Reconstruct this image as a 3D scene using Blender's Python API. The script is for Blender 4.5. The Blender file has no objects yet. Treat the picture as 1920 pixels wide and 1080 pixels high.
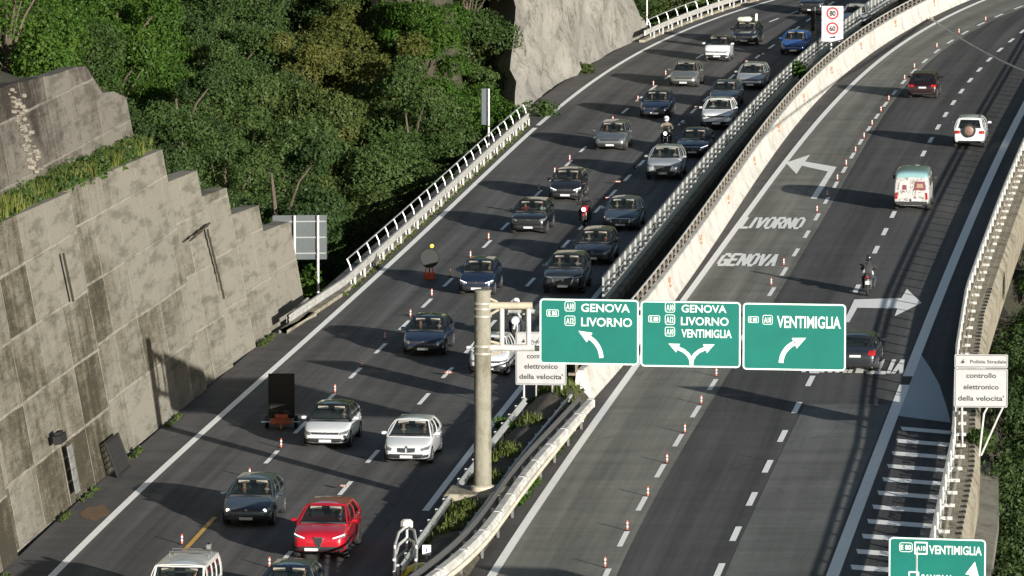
import bpy, bmesh, math, random
import numpy as np
from mathutils import Vector, Matrix
from mathutils.bvhtree import BVHTree
from math import sin, cos, tan, radians as R, pi, atan2, hypot, sqrt
random.seed(7); np.random.seed(7)
SC = bpy.context.scene
COL = SC.collection
# ------------------------------------------------------------------ camera
F = 11350.0; CH = 33.87; YH = -880.0
TH = math.atan((540 - YH) / F)
cam_d = bpy.data.cameras.new('camera'); cam = bpy.data.objects.new('camera', cam_d); COL.objects.link(cam)
cam_d.sensor_width = 36; cam_d.lens = F / 1920 * 36
cam_d.clip_start = 1; cam_d.clip_end = 6000
cam.location = (0, 0, CH); cam.rotation_euler = (pi / 2 - TH, 0, 0)
SC.camera = cam
# ------------------------------------------------------------------ light
SUN_AZ = R(31.0); SUN_EL = R(10.4)           # sun stands behind the camera to the right
W = bpy.data.worlds.new("World"); SC.world = W; W.use_nodes = True
nt = W.node_tree; nt.nodes.clear()
sky = nt.nodes.new('ShaderNodeTexSky'); sky.sky_type = 'NISHITA'; sky.sun_disc = False
sky.sun_elevation = SUN_EL; sky.sun_rotation = pi - SUN_AZ
bg = nt.nodes.new('ShaderNodeBackground'); bg.inputs[1].default_value = 0.055
wo = nt.nodes.new('ShaderNodeOutputWorld')
nt.links.new(sky.outputs[0], bg.inputs[0]); nt.links.new(bg.outputs[0], wo.inputs[0])
sd = bpy.data.lights.new('sun', 'SUN'); sd.energy = 5.0; sd.angle = R(0.5); sd.color = (1.0, 0.955, 0.875)
so = bpy.data.objects.new('sun', sd); COL.objects.link(so)
tosun = Vector((sin(SUN_AZ) * cos(SUN_EL), -cos(SUN_AZ) * cos(SUN_EL), sin(SUN_EL)))
so.rotation_euler = tosun.to_track_quat('Z', 'Y').to_euler(); so.location = (60, -60, 120)
SC.view_settings.view_transform = 'Standard'; SC.view_settings.look = 'None'
SC.view_settings.exposure = 0.95; SC.view_settings.gamma = 1
SC.cycles.max_bounces = 6; SC.cycles.transparent_max_bounces = 12
# ------------------------------------------------------------------ helpers
def G(px, py, z=0.0):
    x = (px - 960) / F; v = (py - 540) / F
    d = (CH - z) / (sin(TH) + v * cos(TH))
    return Vector((x * d, d * (cos(TH) - v * sin(TH)), z))
def proj(p):
    dy = p[1]; dz = p[2] - CH
    dep = dy * cos(TH) - dz * sin(TH); up = dy * sin(TH) + dz * cos(TH)
    return (960 + F * p[0] / dep, 540 - F * up / dep)
def ray_y(px, py, y):
    """the point seen at a pixel at distance y along the ground axis"""
    a = G(px, py); t = y / a.y
    return Vector((a.x * t, y, CH + (a.z - CH) * t))
MATS = {}
def mat(name, col=(.5, .5, .5), rough=.7, metal=0., spec=.5, emit=None, es=0., coat=0., var=0., vscale=3., bump=0., bscale=30., alpha=None):
    if name in MATS: return MATS[name]
    m = bpy.data.materials.new(name); m.use_nodes = True; n = m.node_tree; b = n.nodes['Principled BSDF']
    b.inputs['Base Color'].default_value = (*col, 1); b.inputs['Roughness'].default_value = rough
    b.inputs['Metallic'].default_value = metal; b.inputs['Specular IOR Level'].default_value = spec
    b.inputs['Coat Weight'].default_value = coat; b.inputs['Coat Roughness'].default_value = .05
    if emit: b.inputs['Emission Color'].default_value = (*emit, 1); b.inputs['Emission Strength'].default_value = es
    if var or bump:
        tc = n.nodes.new('ShaderNodeTexCoord')
        nz = n.nodes.new('ShaderNodeTexNoise'); nz.inputs['Scale'].default_value = vscale; nz.inputs['Detail'].default_value = 6; nz.inputs['Roughness'].default_value = .65
        n.links.new(tc.outputs['Object'], nz.inputs['Vector'])
    if var:
        mr = n.nodes.new('ShaderNodeMapRange'); mr.inputs[1].default_value = .3; mr.inputs[2].default_value = .7
        mr.inputs[3].default_value = 1 - var; mr.inputs[4].default_value = 1 + var
        n.links.new(nz.outputs[0], mr.inputs[0])
        mx = n.nodes.new('ShaderNodeVectorMath'); mx.operation = 'SCALE'; mx.inputs[0].default_value = col
        n.links.new(mr.outputs[0], mx.inputs['Scale']); n.links.new(mx.outputs[0], b.inputs['Base Color'])
    if bump:
        n2 = n.nodes.new('ShaderNodeTexNoise'); n2.inputs['Scale'].default_value = bscale; n2.inputs['Detail'].default_value = 5
        n.links.new(tc.outputs['Object'], n2.inputs['Vector'])
        bp = n.nodes.new('ShaderNodeBump'); bp.inputs['Strength'].default_value = bump; bp.inputs['Distance'].default_value = .05
        n.links.new(n2.outputs[0], bp.inputs['Height']); n.links.new(bp.outputs[0], b.inputs['Normal'])
    MATS[name] = m
    return m
class NB:
    """small node-graph helper"""
    def __init__(s, name):
        s.m = bpy.data.materials.new(name); s.m.use_nodes = True; s.t = s.m.node_tree; s.b = s.t.nodes['Principled BSDF']
        MATS[name] = s.m
    def n(s, ty, **kw):
        nd = s.t.nodes.new(ty)
        for k, v in kw.items():
            if k.startswith('i_'): nd.inputs[k[2:].replace('_', ' ')].default_value = v
            else: setattr(nd, k, v)
        return nd
    def l(s, a, b): s.t.links.new(a, b)
    def ramp(s, fac, stops, interp='LINEAR'):
        r = s.n('ShaderNodeValToRGB'); cr = r.color_ramp; cr.interpolation = interp
        while len(cr.elements) < len(stops): cr.elements.new(.5)
        for e, (p, c) in zip(cr.elements, stops):
            e.position = p; e.color = (*c, 1) if len(c) == 3 else c
        s.l(fac, r.inputs[0]); return r.outputs[0]
    def noise(s, vec, scale, detail=5, rough=.6, dist=0.):
        z = s.n('ShaderNodeTexNoise'); z.inputs['Scale'].default_value = scale; z.inputs['Detail'].default_value = detail
        z.inputs['Roughness'].default_value = rough; z.inputs['Distortion'].default_value = dist
        s.l(vec, z.inputs['Vector']); return z.outputs[0]
    def map(s, vec, sc=(1, 1, 1), loc=(0, 0, 0)):
        z = s.n('ShaderNodeMapping'); z.inputs['Scale'].default_value = sc; z.inputs['Location'].default_value = loc
        s.l(vec, z.inputs['Vector']); return z.outputs[0]
    def mix(s, f, a, b, bt='MIX'):
        z = s.n('ShaderNodeMix', data_type='RGBA', blend_type=bt)
        if isinstance(f, (int, float)): z.inputs[0].default_value = f
        else: s.l(f, z.inputs[0])
        for i, q in ((6, a), (7, b)):
            if isinstance(q, tuple): z.inputs[i].default_value = (*q, 1)
            else: s.l(q, z.inputs[i])
        return z.outputs[2]
    def math(s, op, a, b=0., c=0.):
        z = s.n('ShaderNodeMath', operation=op)
        for i, q in enumerate((a, b, c)):
            if isinstance(q, (int, float)): z.inputs[i].default_value = q
            else: s.l(q, z.inputs[i])
        return z.outputs[0]
    def bump(s, h, st=.3, d=.05):
        z = s.n('ShaderNodeBump'); z.inputs['Strength'].default_value = st; z.inputs['Distance'].default_value = d
        s.l(h, z.inputs['Height']); s.l(z.outputs[0], s.b.inputs['Normal'])
class MB:
    def __init__(s): s.v = []; s.f = []; s.uv = None
    def add(s, vs, fs):
        o = len(s.v); s.v += [tuple(v) for v in vs]; s.f += [tuple(i + o for i in f) for f in fs]; return s
    def box(s, c, d, rz=0., M=None):
        hx, hy, hz = d[0] / 2, d[1] / 2, d[2] / 2
        vs = [Vector((x, y, z)) for x in (-hx, hx) for y in (-hy, hy) for z in (-hz, hz)]
        if rz: m = Matrix.Rotation(rz, 3, 'Z'); vs = [m @ v for v in vs]
        vs = [v + Vector(c) for v in vs]
        if M: vs = [M @ v for v in vs]
        return s.add(vs, [(0, 1, 3, 2), (4, 6, 7, 5), (0, 4, 5, 1), (2, 3, 7, 6), (0, 2, 6, 4), (1, 5, 7, 3)])
    def cbox(s, c, d, b=.02, rz=0., taper=1.):
        """chamfered box with optional top taper"""
        hx, hy, hz = d[0] / 2, d[1] / 2, d[2] / 2
        rings = []
        for z, ins, k in ((-hz, b, 1), (-hz + b, 0, 1), (hz - b, 0, taper), (hz, b, taper)):
            ax, ay = hx * k - ins, hy * k - ins
            rings.append([(-ax + b, -ay), (ax - b, -ay), (ax, -ay + b), (ax, ay - b), (ax - b, ay), (-ax + b, ay), (-ax, ay - b), (-ax, -ay + b)])
            rings[-1] = [(p[0], p[1], z) for p in rings[-1]]
        m = Matrix.Rotation(rz, 3, 'Z')
        vs = [m @ Vector(p) + Vector(c) for r in rings for p in r]
        fs = [(j * 8 + i, j * 8 + (i + 1) % 8, (j + 1) * 8 + (i + 1) % 8, (j + 1) * 8 + i) for j in range(3) for i in range(8)]
        fs += [tuple(reversed(range(8))), tuple(range(24, 32))]
        return s.add(vs, fs)
    def tube(s, pts, r, n=8, r2=None):
        pts = [Vector(p) for p in pts]; rr = r if isinstance(r, (list, tuple)) else [r] * len(pts)
        if r2 is not None: rr = [r + (r2 - r) * i / (len(pts) - 1) for i in range(len(pts))]
        vs = []
        for i, p in enumerate(pts):
            t = (pts[min(i + 1, len(pts) - 1)] - pts[max(i - 1, 0)]).normalized()
            a = t.cross(Vector((0, 0, 1)) if abs(t.z) < .9 else Vector((1, 0, 0))).normalized(); b = t.cross(a)
            vs += [p + (a * cos(2 * pi * k / n) + b * sin(2 * pi * k / n)) * rr[i] for k in range(n)]
        m = len(pts)
        fs = [(j * n + k, j * n + (k + 1) % n, (j + 1) * n + (k + 1) % n, (j + 1) * n + k) for j in range(m - 1) for k in range(n)]
        fs += [tuple(range(n - 1, -1, -1)), tuple((m - 1) * n + k for k in range(n))]
        return s.add(vs, fs)
    def lathe(s, prof, n=12, c=(0, 0, 0), axis='z'):
        vs = []
        for r, z in prof:
            for k in range(n):
                a = 2 * pi * k / n; p = (r * cos(a), r * sin(a), z)
                if axis == 'x': p = (z, r * cos(a), r * sin(a))
                if axis == 'y': p = (r * cos(a), z, r * sin(a))
                vs.append((p[0] + c[0], p[1] + c[1], p[2] + c[2]))
        m = len(prof)
        fs = [(j * n + k, j * n + (k + 1) % n, (j + 1) * n + (k + 1) % n, (j + 1) * n + k) for j in range(m - 1) for k in range(n)]
        fs += [tuple(range(n - 1, -1, -1)), tuple((m - 1) * n + k for k in range(n))]
        return s.add(vs, fs)
    def sweep(s, pts, prof, closed=True):
        """prof: (offset to the right of travel, height) swept along ground points"""
        n = len(prof); m = len(pts); vs = []
        for i, p in enumerate(pts):
            t = (Vector(pts[min(i + 1, m - 1)]) - Vector(pts[max(i - 1, 0)])); t.z = 0; t.normalize()
            r = Vector((t.y, -t.x, 0))
            vs += [Vector(p) + r * a + Vector((0, 0, z)) for a, z in prof]
        nn = n if closed else n - 1
        fs = [(j * n + k, j * n + (k + 1) % n, (j + 1) * n + (k + 1) % n, (j + 1) * n + k) for j in range(m - 1) for k in range(nn)]
        if closed: fs += [tuple(range(n - 1, -1, -1)), tuple((m - 1) * n + k for k in range(n))]
        return s.add(vs, fs)
    def prism(s, poly, p0, ux, uy, th):
        """flat polygon in the (ux,uy) plane at p0 with thickness th along ux x uy"""
        ux = Vector(ux); uy = Vector(uy); p0 = Vector(p0); nn = ux.cross(uy).normalized() * th; n = len(poly)
        a = [p0 + ux * q[0] + uy * q[1] for q in poly]
        return s.add(a + [q + nn for q in a], [tuple(reversed(range(n))), tuple(range(n, 2 * n))] + [(i, (i + 1) % n, n + (i + 1) % n, n + i) for i in range(n)])
    def mesh(s, name, m=None, smooth=None):
        me = bpy.data.meshes.new(name); me.from_pydata(s.v, [], s.f)
        if m: me.materials.append(m)
        if smooth is not None: smooth_me(me, smooth)
        me.update(); return me
    def build(s, name, m=None, parent=None, loc=(0, 0, 0), rz=0., smooth=None):
        return link(name, s.mesh(name, m, smooth), parent, loc, rz)
def smooth_me(me, ang=40):
    me.polygons.foreach_set('use_smooth', [True] * len(me.polygons))
    try: me.set_sharp_from_angle(angle=R(ang))
    except Exception: pass
def link(name, me, parent=None, loc=(0, 0, 0), rz=0.):
    o = bpy.data.objects.new(name, me); COL.objects.link(o); o.location = loc; o.rotation_euler = (0, 0, rz)
    if parent: o.parent = parent
    return o
def fixn(me):
    bm = bmesh.new(); bm.from_mesh(me); bmesh.ops.recalc_face_normals(bm, faces=bm.faces); bm.to_mesh(me); bm.free(); return me
def thing(name, label, cat, loc=(0, 0, 0), rz=0., group=None):
    o = bpy.data.objects.new(name, None); COL.objects.link(o); o.location = loc; o.rotation_euler = (0, 0, rz)
    o.empty_display_size = .3
    return tag(o, label, cat, group)
def tag(o, label=None, cat=None, group=None, kind=None):
    if label: o['label'] = label
    if cat: o['category'] = cat
    if group: o['group'] = group
    if kind: o['kind'] = kind
    return o
def evalmesh(o):
    dg = bpy.context.evaluated_depsgraph_get(); dg.update()
    me = bpy.data.meshes.new_from_object(o.evaluated_get(dg)); return me
def bake(o):
    """apply the modifiers of a temporary object and drop it"""
    me = evalmesh(o); old = o.data; bpy.data.objects.remove(o); return me
def copy_tree(o, parent=None):
    c = o.copy(); COL.objects.link(c); c.parent = parent
    for ch in list(o.children): copy_tree(ch, c)
    return c
ORD = 'first second third fourth fifth sixth seventh eighth ninth tenth eleventh twelfth thirteenth fourteenth fifteenth sixteenth seventeenth eighteenth nineteenth twentieth twenty-first twenty-second twenty-third twenty-fourth twenty-fifth twenty-sixth twenty-seventh twenty-eighth twenty-ninth thirtieth'.split()
ORD += ['thirty-' + o for o in ORD[:9]] + ['fortieth'] + ['forty-' + o for o in ORD[:9]] + ['fiftieth'] + ['fifty-' + o for o in ORD[:9]]
def text_mb(txt, h, wd, bold=.0, align='L', spacing=1.0, thick=.0):
    """letters as 2D geometry: returns (verts2d, faces, width) scaled to cap height h and total width wd"""
    cu = bpy.data.curves.new('t', 'FONT'); cu.body = txt; cu.size = 1; cu.fill_mode = 'FRONT'; cu.offset = bold; cu.space_character = spacing; cu.resolution_u = 3
    o = bpy.data.objects.new('t', cu); COL.objects.link(o); me = evalmesh(o); bpy.data.objects.remove(o)
    vs = np.array([v.co[:2] for v in me.vertices]); fs = [tuple(p.vertices) for p in me.polygons]
    lo = vs.min(0); hi = vs.max(0)
    cap = hi[1] if txt.upper() == txt else .72
    vs = (vs - np.array([lo[0], 0])) * np.array([wd / (hi[0] - lo[0]), h / cap]); bpy.data.meshes.remove(me)
    if align == 'C': vs = vs - np.array([wd / 2, 0])
    return vs, fs
def put_text(mb, txt, h, wd, p0, ux, uy, bold=.012, align='L', spacing=1.0, n_off=0.):
    vs, fs = text_mb(txt, h, wd, bold, align, spacing); ux = Vector(ux); uy = Vector(uy); n = ux.cross(uy).normalized() * n_off
    mb.add([Vector(p0) + ux * a + uy * b + n for a, b in vs], fs)
# ------------------------------------------------------------------ ground curves x = f(y)
class Cv:
    def __init__(s, pix, deg=3):
        P = [G(*p) for p in pix]; ys = np.array([p.y for p in P]); xs = np.array([p.x for p in P])
        s.y0, s.y1 = ys.min(), ys.max(); s.m = ys.mean(); s.c = np.polyfit(ys - s.m, xs, deg); s.dc = np.polyder(s.c)
    def x(s, y):
        yc = min(max(y, s.y0), s.y1); return float(np.polyval(s.c, yc - s.m) + np.polyval(s.dc, yc - s.m) * (y - yc))
    def sl(s, y):
        yc = min(max(y, s.y0), s.y1); return float(np.polyval(s.dc, yc - s.m))
    def hd(s, y): return math.atan(s.sl(y))          # heading clockwise from +Y
    def p(s, y, off=0., z=0.):
        a = s.hd(y); return Vector((s.x(y) + off * cos(a), y - off * sin(a), z))
    def pts(s, y0, y1, step=3., off=0., z=0.):
        n = max(2, int(abs(y1 - y0) / step) + 1); return [s.p(y0 + (y1 - y0) * i / (n - 1), off, z) for i in range(n)]
LL = Cv([(90, 1077), (270, 922), (370, 827), (500, 707), (608, 598), (725, 496), (825, 404), (917, 321), (1018, 233), (1087, 177), (1153, 123), (1233, 78), (1300, 50), (1447, 2)], 4)
L1 = Cv([(405, 965), (468, 899), (526.5, 843), (628, 740), (678.5, 690), (769.5, 598), (809.5, 559), (882, 487), (916, 453), (1040, 330), (1068, 305), (1149, 232), (1196, 192), (1225, 164), (1248, 144), (1430, 46), (1468, 32)], 4)
L2 = Cv([(647.5, 914), (700, 856), (792.5, 752.5), (838.5, 700), (877.5, 656), (987.5, 537), (1024, 497), (1057, 462), (1141.7, 371), (1165, 344), (1194, 316), (1263, 245), (1285, 222.7), (1335, 178), (1376.7, 137), (1427, 103)], 4)
RL = Cv([(922, 1080), (1019, 930), (1105, 810), (1190, 690), (1285, 557), (1380, 425), (1480, 297), (1563, 197), (1640, 117), (1690, 83), (1760, 42), (1840, 2)], 4)
R1 = Cv([(1134.5, 1065.7), (1177, 996.5), (1216, 931.5), (1285, 813), (1345, 710), (1447.5, 537.5), (1493, 464.4), (1533, 401), (1589, 312.4), (1637, 236.6), (1684, 170), (1736, 110), (1784, 74.4), (1848, 40.7), (1920, 11.2)], 4)
R2 = Cv([(1344, 1078), (1377.6, 1005), (1437.5, 881), (1490.6, 771), (1518.8, 719), (1635, 478), (1668, 413), (1730, 296), (1771, 223), (1808.6, 161), (1841, 123), (1887, 85)], 4)
RR = Cv([(1560, 1080), (1602, 970), (1650, 848), (1700, 715), (1733, 625), (1790, 480), (1835, 380), (1880, 285), (1912, 215)], 3)
BF = Cv([(1127, 740), (1257, 558), (1373, 405), (1480, 263), (1563, 160), (1647, 87), (1733, 37), (1817, 3)], 3)   # foot of the white median barrier
def rbo(y): return float(np.interp(y, [170, 195, 219, 243, 262, 300], [3.3, 3.15, 2.85, 1.9, 1.45, 1.4]))   # edge line to parapet
def RBp(y0, y1, step=3., off=0., z=0.):
    n = max(2, int(abs(y1 - y0) / step) + 1); return [RR.p(y0 + (y1 - y0) * i / (n - 1), rbo(y0 + (y1 - y0) * i / (n - 1)) + off, z) for i in range(n)]
YN, YF = 150., 500.
def both(c, off=0., y0=YN, y1=YF, z=0., step=4.): return c.pts(y0, y1, step, off, z)
def strip(name, A, B, m, z=0., nx=1):
    mb = MB(); n = len(A); vs = []
    for a, b in zip(A, B):
        for k in range(nx + 1):
            q = Vector(a).lerp(Vector(b), k / nx); q.z = z; vs.append(q)
    w = nx + 1
    mb.add(vs, [(i * w + k, i * w + k + 1, (i + 1) * w + k + 1, (i + 1) * w + k) for i in range(n - 1) for k in range(nx)])
    o = mb.build(name, m)
    uv = o.data.uv_layers.new(name='uv'); co = []
    acc = [0.]
    for i in range(1, n): acc.append(acc[-1] + (Vector(A[i]) - Vector(A[i - 1])).length)
    wid = (Vector(A[0]) - Vector(B[0])).length
    for p in o.data.polygons:
        for v in p.vertices: co += [v % w / nx * wid, acc[v // w]]
    uv.data.foreach_set('uv', co)
    return o
# ------------------------------------------------------------------ materials of the setting
def asphalt(name, col, warm=(1, 1, 1), tracks=.18, patch=.12):
    b = NB(name); uv = b.n('ShaderNodeUVMap').outputs[0]; tc = b.n('ShaderNodeTexCoord').outputs['Object']
    fine = b.noise(tc, 9, 6, .75); big = b.noise(b.map(uv, (.35, .03, 1)), 1.2, 4, .6); st = b.noise(b.map(uv, (1.1, .012, 1)), 1.0, 5, .65)
    seam = b.noise(b.map(uv, (.1, .6, 1)), 1.0, 3, .7); speck = b.noise(tc, 40, 2, .8)
    v = b.math('MULTIPLY_ADD', fine, .35, b.math('MULTIPLY_ADD', big, patch * 4, b.math('MULTIPLY_ADD', st, tracks * 4, b.math('MULTIPLY', seam, .3))))
    v = b.math('MULTIPLY_ADD', speck, .3, v)
    c0 = tuple(c * .55 for c in col); c1 = tuple(c * 1.5 for c in col)
    mid = .5 * (.35 + patch * 4 + tracks * 4 + .3 + .3)
    r = b.ramp(b.math('DIVIDE', v, 2 * mid), [(.415, c0), (.5, col), (.585, c1)])
    crk = b.n('ShaderNodeTexVoronoi', feature='DISTANCE_TO_EDGE'); crk.inputs['Scale'].default_value = 1.0; wv = b.n('ShaderNodeTexNoise'); wv.inputs['Scale'].default_value = 1.3; wv.inputs['Detail'].default_value = 4; b.l(uv, wv.inputs['Vector']); b.l(b.map(b.mix(.35, uv, wv.outputs['Color']), (.35, .10, 1)), crk.inputs['Vector'])
    cf = b.math('MULTIPLY', b.ramp(crk.outputs['Distance'], [(.0, (1, 1, 1)), (.012, (0, 0, 0))]), b.ramp(b.noise(b.map(uv, (.2, .05, 1)), 1., 3, .6), [(.5, (0, 0, 0)), (.6, (.8, .8, .8))])); r = b.mix(cf, r, tuple(c * .45 for c in col))
    oil = b.ramp(b.noise(b.map(uv, (.9, .35, 1)), 1.6, 4, .55), [(.66, (0, 0, 0)), (.76, (.55, .55, .55))]); r = b.mix(oil, r, tuple(c * .5 for c in col))
    b.l(r, b.b.inputs['Base Color']); b.b.inputs['Roughness'].default_value = .85; b.b.inputs['Specular IOR Level'].default_value = .25
    b.bump(fine, .25, .02); return b.m
A_left = asphalt('asphalt_left', (.093, .090, .088), tracks=.30)
A_old = asphalt('asphalt_old', (.178, .173, .150), tracks=.14)
A_mid = asphalt('asphalt_new', (.070, .068, .067), tracks=.25)
A_patch = asphalt('asphalt_patch', (.128, .130, .124), tracks=.06)
A_sh = asphalt('asphalt_shoulder', (.088, .083, .080), tracks=.03)
def paint_mat(name, col, wear=.55):
    b = NB(name); tc = b.n('ShaderNodeTexCoord').outputs['Object']
    a = b.noise(tc, 5, 6, .8); f = b.ramp(a, [(.34, (0, 0, 0)), (.46, (1, 1, 1))])
    c2 = tuple(c * wear for c in col)
    b.l(b.mix(f, c2, col), b.b.inputs['Base Color']); b.b.inputs['Roughness'].default_value = .6
    return b.m
WHITE = paint_mat('road_paint', (.93, .92, .88), .7); YEL = paint_mat('yellow_paint', (.62, .36, .06))
def concrete(name, col, dark, sc=1., streak=True, moss=None):
    b = NB(name); tc = b.n('ShaderNodeTexCoord').outputs['Object']
    a = b.noise(tc, .5 * sc, 6, .65); c = b.noise(tc, 4 * sc, 6, .75); s = b.noise(b.map(tc, (2.2, 2.2, .22)), 1.2 * sc, 5, .7)
    v = b.math('ADD', b.math('MULTIPLY', a, .45), b.math('ADD', b.math('MULTIPLY', c, .25), b.math('MULTIPLY', s, .3 if streak else .1)))
    r = b.ramp(v, [(.40, dark), (.5, col), (.60, tuple(min(1, q * 1.2) for q in col))])
    if moss:
        f = b.ramp(b.noise(tc, 1.3, 5, .7), [(.55, (0, 0, 0)), (.68, (1, 1, 1))]); r = b.mix(f, r, moss)
    b.l(r, b.b.inputs['Base Color']); b.b.inputs['Roughness'].default_value = .88; b.b.inputs['Specular IOR Level'].default_value = .25
    b.bump(c, .5, .04); return b.m
CONC = concrete('barrier_concrete', (.47, .455, .42), (.33, .31, .275), 1.5); CREAM = concrete('deck_concrete', (.27, .245, .19), (.12, .105, .075), 1.6, moss=(.08, .08, .05))
DGREY = concrete('slab_concrete', (.15, .145, .12), (.08, .075, .06)); ROCKM = concrete('rough_concrete', (.205, .196, .174), (.095, .088, .074), 1.2)
GALV = mat('galvanised_steel', (.50, .51, .50), .45, .55, var=.25, vscale=4); GALVW = mat('pale_steel', (.46, .46, .44), .5, .15, var=.22, vscale=3)
STEELD = mat('dark_steel', (.12, .12, .12), .55, .5); RUST = mat('rusty_steel', (.26, .15, .09), .85, .2, var=.35, vscale=6)
BLACK = mat('black_rubber', (.018, .018, .018), .8, spec=.2); WHT = mat('white_sheet', (.72, .73, .72), .5, var=.06, vscale=1.5)
def wall_mat(name, base, dark, light, joints=True):
    b = NB(name); uv = b.n('ShaderNodeUVMap').outputs[0]
    br = b.n('ShaderNodeTexBrick'); br.offset = 0.; br.inputs['Scale'].default_value = 1; br.inputs['Mortar Size'].default_value = .07
    br.inputs['Brick Width'].default_value = 4.6; br.inputs['Row Height'].default_value = 2.15; br.inputs['Mortar Smooth'].default_value = .5
    br.inputs['Color1'].default_value = (0, 0, 0, 1); br.inputs['Color2'].default_value = (1, 1, 1, 1); br.inputs['Mortar'].default_value = (.5, .5, .5, 1)
    w = b.n('ShaderNodeVectorMath', operation='ADD'); nz = b.n('ShaderNodeTexNoise'); nz.inputs['Scale'].default_value = .35; nz.inputs['Detail'].default_value = 6
    b.l(uv, nz.inputs['Vector']); sc = b.n('ShaderNodeVectorMath', operation='SCALE'); sc.inputs['Scale'].default_value = .14
    b.l(nz.outputs['Color'], sc.inputs[0]); b.l(uv, w.inputs[0]); b.l(sc.outputs[0], w.inputs[1]); b.l(w.outputs[0], br.inputs['Vector'])
    a = b.noise(uv, .16, 6, .6, .6); c = b.noise(uv, 1.4, 7, .75); s = b.noise(b.map(uv, (.5, 2.6, 1)), 1.4, 6, .75); drip = b.noise(b.map(uv, (1.5, .10, 1)), 1., 5, .65); fn = b.noise(b.map(uv, (2., 6., 1)), 2.4, 4, .8)
    v = b.math('MULTIPLY_ADD', a, .62, b.math('MULTIPLY_ADD', c, .20, b.math('MULTIPLY_ADD', s, .28, b.math('MULTIPLY_ADD', drip, .3, b.math('MULTIPLY', fn, .3)))))
    v = b.math('MULTIPLY_ADD', br.outputs['Color'], .20, v); v = b.math('ADD', v, -.05)  # per-panel brightness painted in for the shading of differently turned panels
    # darker and browner towards the near, older end of the wall
    sx = b.n('ShaderNodeSeparateXYZ'); b.l(uv, sx.inputs[0])
    age = b.n('ShaderNodeMapRange'); age.inputs[1].default_value = 25; age.inputs[2].default_value = 95; age.inputs[3].default_value = -.17; age.inputs[4].default_value = .12
    b.l(sx.outputs[0], age.inputs[0]); v = b.math('ADD', v, age.outputs[0])
    r = b.ramp(v, [(.58, tuple(q * .6 for q in dark)), (.78, dark), (.93, base), (1.0, light)]) if False else b.ramp(b.math('MULTIPLY', v, .58), [(.440, tuple(q * .5 for q in dark)), (.475, dark), (.518, base), (.575, light)])
    if joints:
        r = b.mix(b.math('MULTIPLY', br.outputs['Fac'], b.ramp(b.noise(uv, 1.2, 5, .7), [(.32, (.25, .25, .25)), (.58, (1, 1, 1))])), r, tuple(min(1, q * 1.3) for q in light))
    pk = b.ramp(b.noise(uv, 2.6, 7, .85), [(.60, (0, 0, 0)), (.70, (1, 1, 1))]); r = b.mix(b.math('MULTIPLY', pk, .45), r, tuple(min(1, q * 1.35) for q in light))
    dk = b.ramp(b.noise(b.map(uv, (.35, 1.6, 1)), .9, 6, .72), [(.40, (1, 1, 1)), (.50, (0, 0, 0))]); r = b.mix(b.math('MULTIPLY', dk, .45), r, tuple(q * .5 for q in dark))
    b.l(r, b.b.inputs['Base Color']); b.b.inputs['Roughness'].default_value = .9; b.b.inputs['Specular IOR Level'].default_value = .2
    h = b.math('MULTIPLY_ADD', s, .9, b.math('MULTIPLY_ADD', fn, .6, b.math('MULTIPLY', br.outputs['Fac'], .5))); b.bump(h, .75, .09); return b.m
WALLM = wall_mat('cast_wall', (.158, .147, .118), (.094, .083, .058), (.21, .198, .165)); WALLB = wall_mat('upper_wall_concrete', (.108, .096, .082), (.062, .052, .042), (.165, .152, .13), True)
def soil_mat(name, a, bcol):
    b = NB(name); tc = b.n('ShaderNodeTexCoord').outputs['Object']
    r = b.ramp(b.noise(tc, .8, 7, .75), [(.35, a), (.62, bcol)]); b.l(r, b.b.inputs['Base Color']); b.b.inputs['Roughness'].default_value = .95
    b.bump(b.noise(tc, 6, 5, .8), .8, .1); return b.m
SOIL = soil_mat('soil', (.022, .024, .012), (.055, .05, .03)); MEDS = soil_mat('median_soil', (.035, .033, .022), (.10, .085, .06))
def leaf_mat(name, stops, trans=.38):
    b = NB(name); tc = b.n('ShaderNodeTexCoord').outputs['Object']; oi = b.n('ShaderNodeObjectInfo')
    v = b.math('ADD', b.math('MULTIPLY', b.noise(tc, .55, 4, .7), .7), b.math('MULTIPLY', b.noise(tc, 7, 3, .8), .5))
    v = b.math('ADD', v, b.math('MULTIPLY', oi.outputs['Random'], .12))
    col = b.ramp(v, stops)
    out = b.t.nodes['Material Output']; d = b.n('ShaderNodeBsdfDiffuse'); t = b.n('ShaderNodeBsdfTranslucent'); g = b.n('ShaderNodeBsdfGlossy'); g.inputs['Roughness'].default_value = .45
    g.inputs['Color'].default_value = (.5, .5, .5, 1)
    b.l(col, d.inputs[0]); b.l(col, t.inputs[0]); m1 = b.n('ShaderNodeMixShader'); m1.inputs[0].default_value = trans; b.l(d.outputs[0], m1.inputs[1]); b.l(t.outputs[0], m1.inputs[2])
    m2 = b.n('ShaderNodeMixShader'); m2.inputs[0].default_value = .012; b.l(m1.outputs[0], m2.inputs[1]); b.l(g.outputs[0], m2.inputs[2]); b.l(m2.outputs[0], out.inputs[0])
    return b.m
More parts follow.
